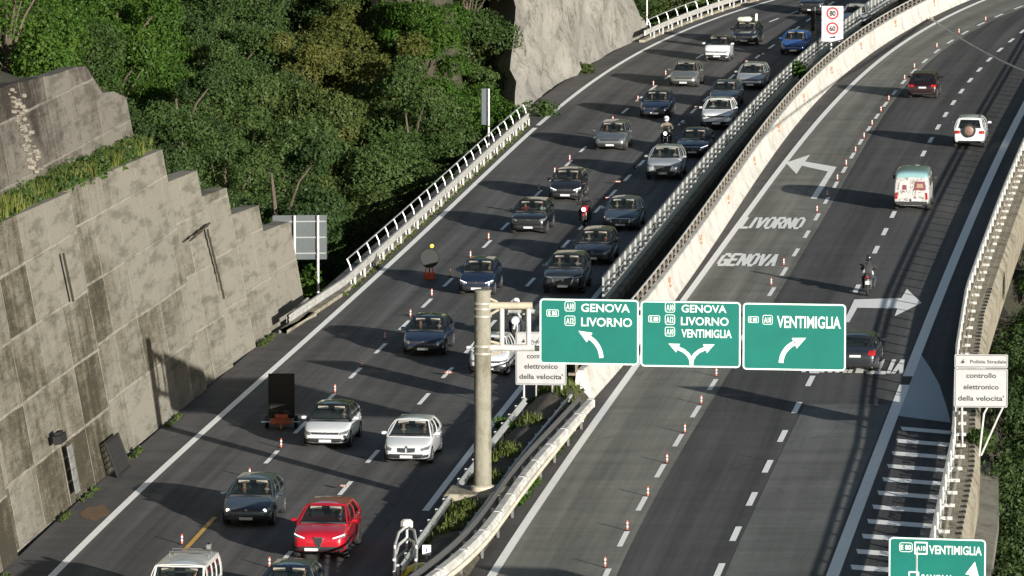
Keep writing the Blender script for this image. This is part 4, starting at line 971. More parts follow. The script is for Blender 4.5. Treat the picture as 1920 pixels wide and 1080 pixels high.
mb = MB(); bd.ring(mb, 25 * S, 18 * S, .08, .02, .057, X(1699), Y(1027)); bd.text(mb, 'E 80', 9 * S, 20 * S, X(1699), Y(1031.5), .057, .03, 'C')
bd.ring(mb, 25 * S, 24 * S, .03, .045, .057, X(1727), Y(1028)); bd.text(mb, 'A10', 9 * S, 17 * S, X(1727), Y(1032.5), .057, .03, 'C'); bd.text(mb, 'VENTIMIGLIA', 16 * S, 98 * S, X(1742), Y(1038), .057, .02)
bd.ring(mb, 20 * S, 20 * S, .03, .045, .057, X(1714), Y(1082)); bd.text(mb, 'SAVONA', 14 * S, 60 * S, X(1728), Y(1091), .057, .02); mb.build('lettering', SW, t)
mb = MB(); put_arrow(bd, mb, [(X(1818), Y(1100)), (X(1823), Y(1074))], 9 * S, 26 * S, 24 * S, .057); mb.build('arrow', SW, t)
mb = MB(); mb.tube([(o4.x + .6, yb + .15, -2.), (o4.x + .6, yb + .15, bd.o.z + .9)], .10, 10); mb.tube([(o4.x - .6, yb + .15, -2.), (o4.x - .6, yb + .15, bd.o.z + .9)], .10, 10); mb.build('support_post', GALV, t)
# police speed control signs
def speed_sign(label, x0, y0, x1, y1, y_split, base, legs, a):
    o = base; bd, w, h, S, X, Y = board_at(o, a, x0, y0, x1, y1); t = thing('speed_control_sign', label, 'road sign')
    u = Vector((cos(a), -sin(a), 0)); hy = Y(y_split)
    for nm, c0, c1 in (('main_panel', -h / 2, hy - .015), ('header_panel', hy + .015, h / 2)):
        mb = MB(); bd.poly(mb, rrect(w, c1 - c0, .06, 4, 0, (c0 + c1) / 2), 0, .04); fixn(mb.build(nm, SGR, t).data)
        mb = MB(); bd.ring(mb, w - .06, c1 - c0 - .06, .06, .018, .043, 0, (c0 + c1) / 2); mb.build('border', SK, t)
    mb = MB(); xm = 0; W = w
    for txt, k, ww in (('controllo', .78, .56), ('elettronico', .49, .66), ("della velocita'", .2, .86)): bd.text(mb, txt, .20 * h / 2.1, ww * W, 0, -h / 2 + (hy + h / 2) * k - .02 * h, .045, .02, 'C')
    bd.text(mb, 'Polizia Stradale', .13 * h / 2.1, .68 * W, .13 * W, hy + (h / 2 - hy) * .36, .045, .02, 'C'); mb.build('lettering', SK, t)
    mb = MB(); c = (-w * .35, (hy + h / 2) / 2); r = .085; bd.poly(mb, [(c[0] - r, c[1] - r * .6), (c[0] + r * .2, c[1] - r), (c[0] + r, c[1] - r * .2), (c[0] + r * .3, c[1] + r * .2), (c[0] + r * .5, c[1] + r), (c[0] - r * .1, c[1] + r * .5), (c[0] - r * .2, c[1] + r * .1)], .042, .004); fixn(mb.build('badge', SK, t).data)
    for P in legs: mb = MB(); mb.tube(P(bd, w, h), .04, 8); mb.build('leg', GALVW, t, smooth=40)
    return t
b1 = G(1014, 772); b1z = .35
speed_sign('grey speed control sign on four legs, partly hidden behind the overhead signs', 967, 622, 1062, 722, 655, b1,
    [(lambda k: (lambda bd, w, h: [bd.o + bd.u * w * k + bd.v * (h * .3) - bd.n * .06, bd.o + bd.u * w * k + bd.v * (-h / 2) - bd.n * .06, Vector((bd.o.x, bd.o.y, 0)) + bd.u * w * k - bd.n * .06 + Vector((0, (.9 if abs(k) < .3 else 0), -.3))]))(k) for k in (-.34, -.1, .22, .4)], R(4))
b2 = RR.p(G(1800, 838).y, rbo(G(1800, 838).y) + .9)
speed_sign('grey speed control sign leaning out over the right parapet', 1790, 664, 1889, 764, 690, b2,
    [lambda bd, w, h: [bd.o + bd.u * .25 + bd.v * (h * .2) - bd.n * .06, bd.o + bd.u * .25 - bd.v * (h * .5) - bd.n * .06, bd.o + bd.u * .12 - bd.v * (h * .5 + .25) - bd.n * .1, Vector((b2.x + .05, b2.y + .2, -.5))],
     lambda bd, w, h: [bd.o + bd.u * .8 + bd.v * (h * .2) - bd.n * .06, bd.o + bd.u * .8 - bd.v * (h * .5 + .05) - bd.n * .06, bd.o + bd.u * .68 - bd.v * (h * .5 + .3) - bd.n * .08, Vector((b2.x + .15, b2.y + .3, -.3))],
     lambda bd, w, h: [bd.o - bd.u * .7 + bd.v * (h * .2) - bd.n * .06, bd.o - bd.u * .7 - bd.v * (h * .5) - bd.n * .06, Vector((b2.x - .55, b2.y + .2, -.3))]], R(3))
# 80 / 60 limit sign
b3 = G(1561, 118); b3.y += 0; A3 = R(8); bd, w, h, S, X, Y = board_at(b3, A3, 1541, 11, 1581, 78); t = thing('speed_limit_sign', 'white double speed limit sign reading 80 and 60 above the median fence', 'road sign')
PINK = mat('limit_face', (.50, .475, .48), .5)
for nm, c0, c1 in (('upper_panel', Y(38) + .01, h / 2), ('lower_panel', -h / 2, Y(38) - .01)): mb = MB(); bd.poly(mb, rrect(w, c1 - c0, .04, 3, 0, (c0 + c1) / 2), 0, .05); fixn(mb.build(nm, PINK, t).data)
for py in (25, 53): mb = MB(); bd.ring(mb, 23 * S, 23 * S, 11.4 * S, 3.2 * S, .057, 0, Y(py)); mb.build('red_ring', RED, t)
mb = MB(); bd.text(mb, '80', 9.5 * S, 11.5 * S, 0, Y(29.5), .058, .035, 'C'); bd.text(mb, '60', 9.5 * S, 11.5 * S, 0, Y(57.7), .058, .035, 'C'); bd.poly(mb, [(-5 * S, Y(71)), (5 * S, Y(71)), (6 * S, Y(67.5)), (2 * S, Y(67.5)), (1 * S, Y(68.6)), (-4 * S, Y(68.6))], .056, .003); mb.build('lettering', SK, t)
mb = MB(); mb.tube([b3 + Vector((-.1, .1, -3)), b3 + Vector((-.1, .1, bd.o.z + h / 2 - .1))], .07, 8); mb.build('post', GALV, t)
t = thing('lamp_post', 'dark slim post with a small box rising beside the median fence near the limit sign', 'post'); q = G(1527, 112); mb = MB(); mb.tube([(q.x, q.y, -1), (q.x, q.y, 3.4)], .06, 8); mb.build('post', STEELD, t); mb = MB(); mb.cbox((q.x - .12, q.y, 2.6), (.26, .2, 1.5), .03); mb.build('control_box', BLACK, t)
# backs of signs on the left
def back_sign(label, x0, y0, x1, y1, posts, foot, col, zb=-5., cat='road sign', battens=3):
    o = G(*foot); bd, w, h, S, X, Y = board_at(o, R(-4), x0, y0, x1, y1); t = thing('sign_back', label, cat); mb = MB(); bd.poly(mb, rrect(w, h, .05, 3), -.03, .03); fixn(mb.build('panel', col, t).data)
    for k in range(battens): mb = MB(); yy = h * (.36 - .72 * k / max(1, battens - 1)); bd.poly(mb, [(-w / 2 + .05, yy - .03), (w / 2 - .05, yy - .03), (w / 2 - .05, yy + .03), (-w / 2 + .05, yy + .03)], 0.005, .04); fixn(mb.build('batten', mat('batten_grey', (.20, .21, .21), .5), t).data)
    for px in posts: mb = MB(); p = bd.o + bd.u * X(px) + bd.n * .10; mb.tube([(p.x, p.y, zb), (p.x, p.y, bd.o.z + h / 2)], .06, 8); mb.build('post', GALVW, t, smooth=40)
BG = mat('sign_back_grey', (.05, .062, .066), .6, .0, var=.12); BB = mat('sign_back_blue', (.05, .065, .08), .45, .2, var=.1)
back_sign('grey back of a large sign behind the last step of the wall', 511, 404, 613, 486, (552, 596), (600, 548), BG)
back_sign('narrow blue grey sign back on a slim post beside the guardrail', 903, 166, 918, 234, (916,), (918, 272), BB, battens=0)
t = thing('slim_pole', 'slim pale pole behind the far left guardrail', 'pole'); q = G(1221, 58); q.x -= .3; mb = MB(); mb.tube([(q.x, q.y, -4), (q.x, q.y, 3.6)], .06, 8); mb.build('shaft', GALVW, t); mb = MB(); mb.tube([(q.x, q.y, 0), (q.x, q.y, .5)], .11, 8); mb.build('base_sleeve', GALVW, t)
# overhead cable at the top right
t = thing('cable', 'pale grey cable slanting down across the top right of the right road', 'cable'); a = G(1746, 38); a.z = .1; b = ray_y(1990, 162, 300); mb = MB(); mb.tube([a.lerp(b, k / 12) - Vector((0, 0, .35 * sin(pi * k / 12))) for k in range(13)], .055, 6); mb.build('wire', GALVW, t)
mb = MB(); mb.cbox((a.x, a.y, .1), (.3, .3, .2), .03); mb.build('anchor_block', CREAM, t)
# light board trailer in shade on the left lane
t = thing('arrow_board_trailer', 'black upright light board on an orange road works trailer', 'trailer'); q = G(528, 803); o = Vector((q.x, q.y, 0)); S = 1 / (.0293 * 1683)
mb = MB(); mb.cbox((o.x, o.y, .45 + .8), (.92, .12, 1.62), .03); mb.build('board', BLACK, t); mb = MB(); mb.cbox((o.x, o.y + .02, 1.25), (1.0, .06, 1.7), .02); mb.build('frame', BLACK, t)
ORG = mat('trailer_orange', (.36, .08, .03), .6, var=.25, vscale=5); mb = MB(); mb.cbox((o.x, o.y, .32), (.8, 1.5, .16), .03); mb.cbox((o.x, o.y + .2, .45), (.5, .6, .2), .03); mb.build('chassis', ORG, t)
mb = MB(); mb.tube([(o.x, o.y - .7, .3), (o.x + .05, o.y - 1.9, .28)], .04, 6); mb.build('drawbar', ORG, t)
for dx in (-.55, .55): w_ = MB(); w_.lathe([(.1, -.06), (.22, -.07), (.25, -.03), (.25, .03), (.22, .07), (.1, .06)], 16, (o.x + dx, o.y, .25), 'x'); w_.build('wheel', BLACK, t, smooth=40)
mb = MB(); mb.tube([(o.x - .75, o.y - .4, .3), (o.x + .75, o.y - .4, .3)], .03, 6); mb.build('outrigger', GALV, t)
# round road works sign seen from behind with a yellow lamp
t = thing('round_sign_stand', 'round dark sign on a red stand with a yellow flashing lamp on top', 'road sign'); q = G(805, 524); o = Vector((q.x, q.y, 0)); mb = MB(); mb.lathe([(.02, -.08), (.40, -.08), (.41, -.05), (.41, 0)], 28, (o.x, o.y, 1.0), 'y'); mb.build('disc', mat('disc_back', (.028, .032, .031), .6, spec=.2), t, smooth=40)
mb = MB(); mb.lathe([(.405, -.05), (.46, -.05), (.46, .0), (.405, .0)], 28, (o.x, o.y, 1.0), 'y'); mb.build('rim', BLACK, t)
mb = MB(); mb.tube([(o.x - .25, o.y, .02), (o.x - .1, o.y, .7)], .03, 6); mb.tube([(o.x + .25, o.y, .02), (o.x + .1, o.y, .7)], .03, 6); mb.tube([(o.x, o.y + .5, .02), (o.x, o.y, .9)], .03, 6); mb.cbox((o.x, o.y, .25), (.55, .1, .14), .02); mb.cbox((o.x, o.y - .15, .1), (.4, .3, .18), .03); mb.build('stand', mat('stand_red', (.45, .07, .03), .6), t)
mb = MB(); mb.lathe([(.02, -.07), (.09, -.06), (.10, 0), (.09, .06), (.02, .07)], 16, (o.x + .12, o.y, 1.54), 'y'); mb.build('lamp', mat('lamp_yellow', (.50, .44, .06), .35), t, smooth=40)
# ------------------------------------------------------------------ lane cones
CO = mat('cone_orange', (.50, .11, .055), .55); CW = mat('cone_white', (.60, .58, .57), .5)
def cone_proto():
    t = thing('lane_cone', 'x', 'cone'); mb = MB(); mb.lathe([(.14, 0), (.14, .03), (.05, .04)], 12); mb.build('base', BLACK, t)
    mb = MB(); mb.lathe([(.062, .03), (.058, .18), (.05, .181), (.05, .46), (.02, .47)], 12); mb.build('post', CO, t, smooth=40)
    for z in (.15, .30): mb = MB(); mb.lathe([(.053, z), (.064, z), (.064, z + .085), (.053, z + .085)], 12); mb.build('white_band', CW, t, smooth=40)
    return t
cp = cone_proto(); first = True
LC = [(341, 1021, 'beside the yellow lane line'), (468, 896, 'just behind the grey blue hatchback'), (527, 840, 'below the board trailer'), (628, 737, 'just behind the white hatchback by the trailer'), (678.5, 687.5, 'alone between the white hatchback and the dark hatchback'),
      (722, 637, 'in the shadow left of the dark hatchback'), (769.5, 595, 'just behind the dark hatchback on the inner lane line'), (809.5, 556, 'just below the round sign stand'), (844, 519, 'in shade left of the blue hatchback'), (882, 484, 'just behind the blue hatchback'), (916, 450, 'alone between the blue hatchback and the black crossover'),
      (1010, 358, 'in shade behind the black crossover'), (1040, 326, 'behind the black crossover'), (1068, 302, 'behind the black city car on the inner lane line'), (1149, 229, 'just behind the grey saloon'), (1196, 190, 'left of the blue pale-plated hatchback'), (1225, 162, 'behind the blue pale-plated hatchback'), (1248, 142, 'left of the silver hatchback'), (505, 1064, 'at the left of the nearest dark car')]
RC = [(1134.5, 1064), (1176, 995), (1214.7, 931), (1250.5, 868.5), (1284, 812), (1314.8, 758), (1343, 706), (1446, 535.3), (1469.4, 497.8), (1531.9, 398), (1551.6, 369), (1570, 338.8), (1586.5, 311), (1604, 286), (1620, 259.4), (1635, 235.4), (1651.7, 210), (1666.4, 189.6), (1696, 150), (1714.4, 128.4), (1756.6, 90), (1798, 63), (1848, 40)]
def newcone(px, py, label, group):
    global first
    if first: c = cp; first = False
    else: c = copy_tree(cp)
    q = G(px, py); c.location = (q.x, q.y, .003); c.scale = (.60, .60, .76); c.rotation_euler = (0, 0, rs.uniform(0, 6)); tag(c, label, 'cone', group); return c
for px, py, s_ in LC: newcone(px, py, 'small red and white lane cone ' + s_, 'cones along the left road')
for k, (px, py) in enumerate(RC): newcone(px, py, f'red and white lane cone, {ORD[k]} from the bottom of the right road row', 'cones along the right road')
TC = [(636, 917, 'beside the red crossover'), (833, 704, 'left of the white city car'), (1048, 470, 'left of the dark estate'), (1133, 376, 'behind the red motorcycle'), (1152, 345, 'between the black city car and the pale crossover'), (1190, 318, 'left of the pale crossover'), (1275, 235, 'behind the black motorcycle'), (1300, 205, 'left of the white crossover'), (1395, 119, 'behind the white estate'), (1425, 105, 'left of the blue car')]
for px, py, s_ in TC:
    c = newcone(px, py, 'toppled cone on the outer lane line ' + s_, 'cones along the left road'); c.rotation_euler = (R(88), 0, rs.uniform(.5, 2.6)); c.location.z = .13
# ------------------------------------------------------------------ people
def skin_mesh(name, verts, edges, root=0, lv=2):
    me = bpy.data.meshes.new(name); me.from_pydata([v[:3] for v in verts], edges, []); o = bpy.data.objects.new(name, me); COL.objects.link(o)
    md = o.modifiers.new('skin', 'SKIN'); md.use_smooth_shade = True; o.modifiers.new('sub', 'SUBSURF').levels = lv
    for i, v in enumerate(verts):
        sv = me.skin_vertices[0].data[i]; sv.radius = (v[3], v[4] if len(v) > 4 else v[3]); sv.use_root = (i == root)
    m = bake(o); bpy.data.meshes.remove(me); return m
SKIN = mat('skin', (.48, .28, .19), .55); HAIR = mat('hair', (.03, .02, .014), .7); TROU = mat('dark_trousers', (.03, .035, .05), .8)
def hand(mb, c, side, d):
    """palm and five short curled fingers closed on a bar at c, coming from behind"""
    x, y, z = c; mb.cbox((x, y - .03 * d, z + .005), (.085, .07, .035), .012)
    for k, L in enumerate((.05, .058, .055, .045)):
        u = x + side * (.033 - k * .021); mb.tube([(u, y, z + .012), (u, y + L * .7 * d, z + .004), (u, y + L * .75 * d, z - .028), (u, y + L * .2 * d, z - .04)], [.0105, .010, .009, .007], 6)
    mb.tube([(x + side * -.045, y - .05 * d, z), (x + side * -.058, y - .01 * d, z - .012), (x + side * -.04, y + .02 * d, z - .034)], [.012, .011, .008], 6)
def seated_body():
    V_ = [(0, 0, .0, .16, .13), (0, .0, .22, .15, .12), (0, .01, .42, .17, .11), (0, .02, .53, .06), (0, .03, .60, .055), (0, .045, .70, .085, .10), (0, .05, .78, .075, .09)]
    E_ = [(0, 1), (1, 2), (2, 3), (3, 4), (4, 5), (5, 6)]
    for s_ in (-1, 1):
        a = len(V_); V_ += [(s_ * .19, .02, .44, .06), (s_ * .25, .10, .22, .045), (s_ * .17, .36, .24, .034), (s_ * .16, .44, .26, .03)]
        E_ += [(2, a), (a, a + 1), (a + 1, a + 2), (a + 2, a + 3)]
        b = len(V_); V_ += [(s_ * .10, .10, -.02, .09), (s_ * .13, .46, .06, .07), (s_ * .12, .66, -.25, .05)]; E_ += [(0, b), (b, b + 1), (b + 1, b + 2)]
    return skin_mesh('person', V_, E_)
SEAT_ME = seated_body(); SHIRTS = [mat('shirt_pale', (.50, .50, .48), .8), mat('shirt_navy', (.03, .045, .10), .8), mat('shirt_red', (.35, .05, .04), .8), mat('shirt_grey', (.18, .18, .18), .8), mat('shirt_white', (.70, .70, .68), .8)]
def head_parts(p, c, s=1., hair=True, helmet=None):
    """face, ears and hair on the head centre c (y forwards)"""
    x, y, z = c; mb = MB()
    for k in (-1, 1): mb.lathe([(.003, -.012), (.013, -.01), (.016, 0), (.010, .008)], 8, (x + k * .035, y + .088, z + .01), 'y')
    mb.build('eyes', MATS['sign_black'], p); mb = MB(); mb.tube([(x, y + .085, z + .01), (x, y + .115, z - .03), (x, y + .09, z - .04)], [.009, .016, .010], 6)
    for k in (-1, 1): mb.cbox((x + k * .083, y, z - .01), (.018, .045, .06), .006)
    mb.cbox((x, y + .090, z - .068), (.045, .012, .012), .004); mb.build('face', SKIN, p, smooth=50)
    if hair: mb = MB(); mb.lathe([(.088, -.01), (.094, .03), (.082, .075), (.045, .105), (.005, .112)], 14, (x, y - .012, z)); mb.build('hair', HAIR, p, smooth=60)
def person(label, loc, rz, shirt, group='people in the vehicles'):
    """seated figure, y forwards, hip at the origin"""
    me = SEAT_ME.copy(); me.materials.clear(); me.materials.append(SKIN); me.materials.append(shirt); me.materials.append(TROU)
    for p in me.polygons:
        c = p.center; r = 1 if (c.z > .06 and c.z < .535 and (abs(c.x) < .25 or c.y < .3) and c.y < .30) else (2 if c.z <= .06 or (c.z < .12 and c.y > .3) else 0); p.material_index = r
    o = link('person', me, None, loc, rz); tag(o, label, 'person', group); head_parts(o, (0, .048, .745))
    [(lambda hm: (hand(hm, (s_ * .16, .45, .26), s_, 1), hm.build('hand', SKIN, o)))(MB()) for s_ in (-1, 1)]; return o
# ------------------------------------------------------------------ vehicles
GLASS = NB('car_glass'); GLASS.b.inputs['Base Color'].default_value = (.012, .016, .018, 1); GLASS.b.inputs['Roughness'].default_value = .04; GLASS.b.inputs['Specular IOR Level'].default_value = .8
_t = GLASS.n('ShaderNodeBsdfTransparent'); _t.inputs[0].default_value = (.62, .68, .66, 1); _m = GLASS.n('ShaderNodeMixShader'); _m.inputs[0].default_value = .42
GLASS.l(_t.outputs[0], _m.inputs[1]); GLASS.l(GLASS.b.outputs[0], _m.inputs[2]); GLASS.l(_m.outputs[0], GLASS.t.nodes['Material Output'].inputs[0]); GLS = GLASS.m
TYRE = mat('tyre', (.014, .014, .014), .85); RIM = mat('rim', (.42, .43, .44), .3, .8); RIMD = mat('rim_dark', (.05, .05, .055), .35, .7); TRIM = mat('black_trim', (.016, .016, .017), .55)
CHR = mat('chrome', (.62, .63, .64), .18, .95); LAMP = mat('headlamp', (.20, .21, .22), .12, .5, coat=1., var=.6, vscale=9); LAMPON = mat('headlamp_lit', (.9, .9, .9), .2, emit=(1, .97, .9), es=2.2); DRL = mat('running_light', (.9, .9, .9), .2, emit=(1, 1, 1), es=.9)
TAIL = mat('tail_lamp', (.28, .012, .010), .2, coat=1.); PLATE = mat('number_plate', (.46, .47, .46), .45); INT = mat('interior', (.03, .03, .032), .8); INTL = mat('interior_pale', (.22, .20, .17), .8); PTXT = mat('plate_text', (.03, .03, .05), .5)
def paint(name, col, metal=.35, rough=.32): return mat('paint_' + name, col, rough, metal, coat=1., var=.06, vscale=2.)
T_ = dict
# L length, W width, H height, profile: (y from front 0..1, ztop, half width factor)
TYPES = {
 'hatch': T_(L=4.26, W=1.79, H=1.47, hood=[(0, .54, .66), (.015, .66, .79), (.06, .755, .91), (.16, .87, .98), (.265, .97, 1), (.5, .985, 1), (.8, .99, .985), (.93, .97, .93), (.985, .86, .88), (1, .60, .84)], cab=(.235, .455, .80, .985), rh=.555, g=.17, wh=(.20, .81), wr=.325),
 'city': T_(L=3.70, W=1.63, H=1.48, hood=[(0, .53, .66), (.02, .69, .80), (.07, .80, .94), (.16, .92, .99), (.25, 1.0, 1), (.5, 1.01, 1), (.8, 1.02, .985), (.93, 1.0, .94), (.985, .9, .9), (1, .60, .86)], cab=(.215, .44, .85, .99), rh=.56, g=.17, wh=(.18, .84), wr=.30),
 'smart': T_(L=2.75, W=1.66, H=1.55, hood=[(0, .58, .80), (.03, .80, .92), (.09, .95, .97), (.16, 1.05, 1), (.24, 1.08, 1), (.5, 1.06, 1), (.8, 1.06, 1), (.92, 1.02, .96), (.98, .9, .92), (1, .6, .88)], cab=(.2, .42, .90, .985), rh=.62, g=.2, wh=(.17, .84), wr=.30),
 'suv': T_(L=4.50, W=1.86, H=1.64, hood=[(0, .64, .68), (.012, .82, .81), (.05, .95, .94), (.16, 1.04, .985), (.26, 1.10, 1), (.5, 1.12, 1), (.8, 1.13, .985), (.93, 1.10, .95), (.985, .98, .9), (1, .66, .86)], cab=(.235, .445, .83, .985), rh=.565, g=.23, wh=(.19, .80), wr=.36),
 'sedan': T_(L=4.70, W=1.83, H=1.44, hood=[(0, .54, .66), (.015, .65, .78), (.06, .74, .92), (.16, .84, .985), (.27, .93, 1), (.5, .95, 1), (.78, .97, .985), (.86, .99, .96), (.975, .95, .90), (1, .62, .84)], cab=(.25, .45, .71, .91), rh=.545, g=.18, wh=(.19, .80), wr=.33),
 'estate': T_(L=4.60, W=1.81, H=1.47, hood=[(0, .56, .74), (.015, .67, .84), (.06, .75, .93), (.16, .86, .985), (.255, .95, 1), (.5, .97, 1), (.8, .98, .985), (.93, .97, .94), (.985, .88, .9), (1, .60, .86)], cab=(.235, .435, .88, .99), rh=.56, g=.18, wh=(.19, .78), wr=.33),
 'van': T_(L=4.40, W=1.83, H=1.84, hood=[(0, .60, .78), (.015, .84, .88), (.05, .98, .95), (.13, 1.10, .99), (.2, 1.16, 1), (.5, 1.16, 1), (.8, 1.16, 1), (.94, 1.16, .98), (.99, 1.1, .96), (1, .6, .92)], cab=(.18, .32, .96, .995), rh=.72, g=.2, wh=(.17, .80), wr=.33),
}
_bc = {}
def body_mesh(kind):
    """lower hull with rounded shoulders and open wheel housings; y forwards, centred"""
    if kind in _bc: return _bc[kind]
    T = TYPES[kind]; L, W = T['L'], T['W']; vs = []; n = 0; gz = T['g']
    st = T['hood']
    for t, zt, k in st:
        y = L / 2 - t * L; hw = W / 2 * k; e = min(t, 1 - t); zl = gz + .03 + .10 * max(0, 1 - e / .03)
        mid = zl + (zt - zl) * .55
        half = [(0, zl), (hw * .80, zl), (hw * .95, zl + .04), (hw * .985, zl + .16), (hw * 1.0, mid), (hw * .985, zt - .13), (hw * .955, zt - .05), (hw * .86, zt - .005), (hw * .45, zt + .022), (0, zt + .03)]
        ring = half + [(-a, b) for a, b in reversed(half[1:-1])]; n = len(ring); vs += [(a, y, b) for a, b in ring]
    m = len(st); mb = MB(); mb.add(vs, [(j * n + k, (j + 1) * n + k, (j + 1) * n + (k + 1) % n, j * n + (k + 1) % n) for j in range(m - 1) for k in range(n)] + [tuple(range(n)), tuple((m - 1) * n + k for k in range(n - 1, -1, -1))])
    me = mb.mesh('body'); fixn(me); o = link('tmp', me); s_ = o.modifiers.new('s', 'SUBSURF'); s_.levels = 2
    m1 = bake(o); o = link('tmp', m1); cut = MB()
    for t in T['wh']:
        for sx in (-1, 1): cut.lathe([(T['wr'] + .05, -.17), (T['wr'] + .05, .17)], 20, (sx * (W / 2 - .08), L / 2 - t * L, T['wr'] + .0), 'x')
    cm = cut.mesh('c'); fixn(cm); oc = link('cut', cm); b = o.modifiers.new('b', 'BOOLEAN'); b.object = oc; b.operation = 'DIFFERENCE'; b.solver = 'EXACT'
    m2 = bake(o); bpy.data.objects.remove(oc); smooth_me(m2, 32); m2.materials.clear(); _bc[kind] = m2; return m2
def lerp(a, b, t): return a + (b - a) * t
def cabin(kind):
    """frame, windows: each window its own mesh builder"""
    if ('cab', kind) in _bc: return _bc[('cab', kind)]
    T = TYPES[kind]; L, W, H = T['L'], T['W'], T['H']; yc, yf, yr, yt = [L / 2 - t * L for t in T['cab']]
    zb = np.interp(T['cab'][0], [p[0] for p in T['hood']], [p[1] for p in T['hood']]) - .03; zr = np.interp(T['cab'][3], [p[0] for p in T['hood']], [p[1] for p in T['hood']]) - .03
    w0 = W / 2 * .93; r0 = W / 2 * (T['rh'] + .12); H1 = H - .05; H2 = H - .09
    A = lambda s_: Vector((s_ * w0, yc, zb)); D = lambda s_: Vector((s_ * w0 * .96, yt, zr)); B = lambda s_: Vector((s_ * r0, yf, H1)); C = lambda s_: Vector((s_ * r0 * .97, yr, H2))
    bulge = {'front': Vector((0, .13, .02)), 'rear': Vector((0, -.09, .01)), 'roof': Vector((0, 0, .065)), 'l': Vector((-.065, 0, .0)), 'r': Vector((.065, 0, 0))}
    S = {'front': (A(-1), A(1), B(1), B(-1)), 'rear': (D(1), D(-1), C(-1), C(1)), 'roof': (B(-1), B(1), C(1), C(-1)), 'r': (A(1), D(1), C(1), B(1)), 'l': (A(-1), D(-1), C(-1), B(-1))}
    def pt(f, u, v):
        a, b, c, d = S[f]; p = a.lerp(b, u).lerp(d.lerp(c, u), v); k = 4 * u * (1 - u)
        if f == 'roof': k *= (1 - .5 * (2 * v - 1) ** 4)
        if f in 'lr': k = 4 * v * (1 - v)
        return p + bulge[f] * k
    holes = {'front': [(.035, .965, .03, .95)], 'rear': [(.09, .91, .20, .90)], 'roof': [], 'r': [(.075, .47, .10, .90), (.51, .86, .10, .90)], 'l': [(.075, .47, .10, .90), (.51, .86, .10, .90)]}
    if kind == 'smart': holes['r'] = holes['l'] = [(.1, .80, .1, .9)]
    if kind == 'van': holes['r'] = [(.075, .36, .12, .9), (.40, .64, .25, .88), (.68, .92, .25, .88)]; holes['l'] = holes['r']
    fr = MB(); wins = []
    for f in S:
        us = sorted(set([0, 1] + [h[i] for h in holes[f] for i in (0, 1)])); vs_ = sorted(set([0, 1] + [h[i] for h in holes[f] for i in (2, 3)]))
        def sub(a, n=3):
            o_ = []
            for p, q in zip(a, a[1:]): k = max(1, int((q - p) * 8)); o_ += [p + (q - p) * i / k for i in range(k)]
            return o_ + [a[-1]]
        U, Vv = sub(us), sub(vs_)
        def grid(mb, U, Vv, cond, off=0.):
            ix = {}; vs = []; fs = []
            for i in range(len(U) - 1):
                for j in range(len(Vv) - 1):
                    if not cond((U[i] + U[i + 1]) / 2, (Vv[j] + Vv[j + 1]) / 2): continue
                    q = []
                    for a, b in ((i, j), (i + 1, j), (i + 1, j + 1), (i, j + 1)):
                        if (a, b) not in ix: ix[(a, b)] = len(vs); vs.append(pt(f, U[a], Vv[b]))
                        q.append(ix[(a, b)])
                    fs.append(tuple(q) if f != 'l' else tuple(reversed(q)))
            mb.add(vs, fs)
        inh = lambda u, v, hs=holes[f]: any(a < u < b and c < v < d for a, b, c, d in hs)
        grid(fr, U, Vv, lambda u, v: not inh(u, v))
        for h in holes[f]: g = MB(); grid(g, U, Vv, lambda u, v, h=h: h[0] < u < h[1] and h[2] < v < h[3]); nm = {'front': 'windscreen', 'rear': 'rear_window'}.get(f, 'side_window'); wins.append((nm, g.mesh(nm, GLS, 60)))
    fm = fr.mesh('cabin_frame'); bm = bmesh.new(); bm.from_mesh(fm); bmesh.ops.remove_doubles(bm, verts=bm.verts, dist=.002); bm.to_mesh(fm); bm.free()
    o = link('tmp', fm); sd_ = o.modifiers.new('s', 'SOLIDIFY'); sd_.thickness = .02; sd_.offset = -1; fm = bake(o); smooth_me(fm, 45); fm.materials.clear()
    _bc[('cab', kind)] = (fm, wins, dict(yc=yc, yf=yf, yr=yr, yt=yt, zb=zb, zr=zr, w0=w0, r0=r0, pt=pt)); return _bc[('cab', kind)]
_wm = {}
def wheel_meshes(r, rimm):
    k = (r, rimm.name)
    if k not in _wm:
        mb = MB(); mb.lathe([(r * .62, -.09), (r * .9, -.105), (r, -.07), (r, .07), (r * .9, .105), (r * .62, .09)], 22, axis='x'); t = mb.mesh('wheel', TYRE, 50)
        mb = MB(); mb.lathe([(r * .66, .085), (r * .62, .06), (r * .60, .04), (.02, .045)], 22, axis='x')
        for a in range(5):
            an = 2 * pi * a / 5; c, s_ = cos(an), sin(an); pc, ps = -s_ * .035, c * .035; R1_ = r * .63
            mb.add([(.05, pc, ps), (.05, -pc, -ps), (.08, R1_ * c - pc, R1_ * s_ - ps), (.08, R1_ * c + pc, R1_ * s_ + ps), (.095, pc, ps), (.095, -pc, -ps), (.10, R1_ * c - pc, R1_ * s_ - ps), (.10, R1_ * c + pc, R1_ * s_ + ps)], [(4, 5, 6, 7), (0, 4, 7, 3), (1, 2, 6, 5), (3, 7, 6, 2)])
        mb.lathe([(.05, .06), (.05, .11), (.02, .115)], 10, axis='x'); _wm[k] = (t, mb.mesh('rim', rimm, 40), None)
    return _wm[k]
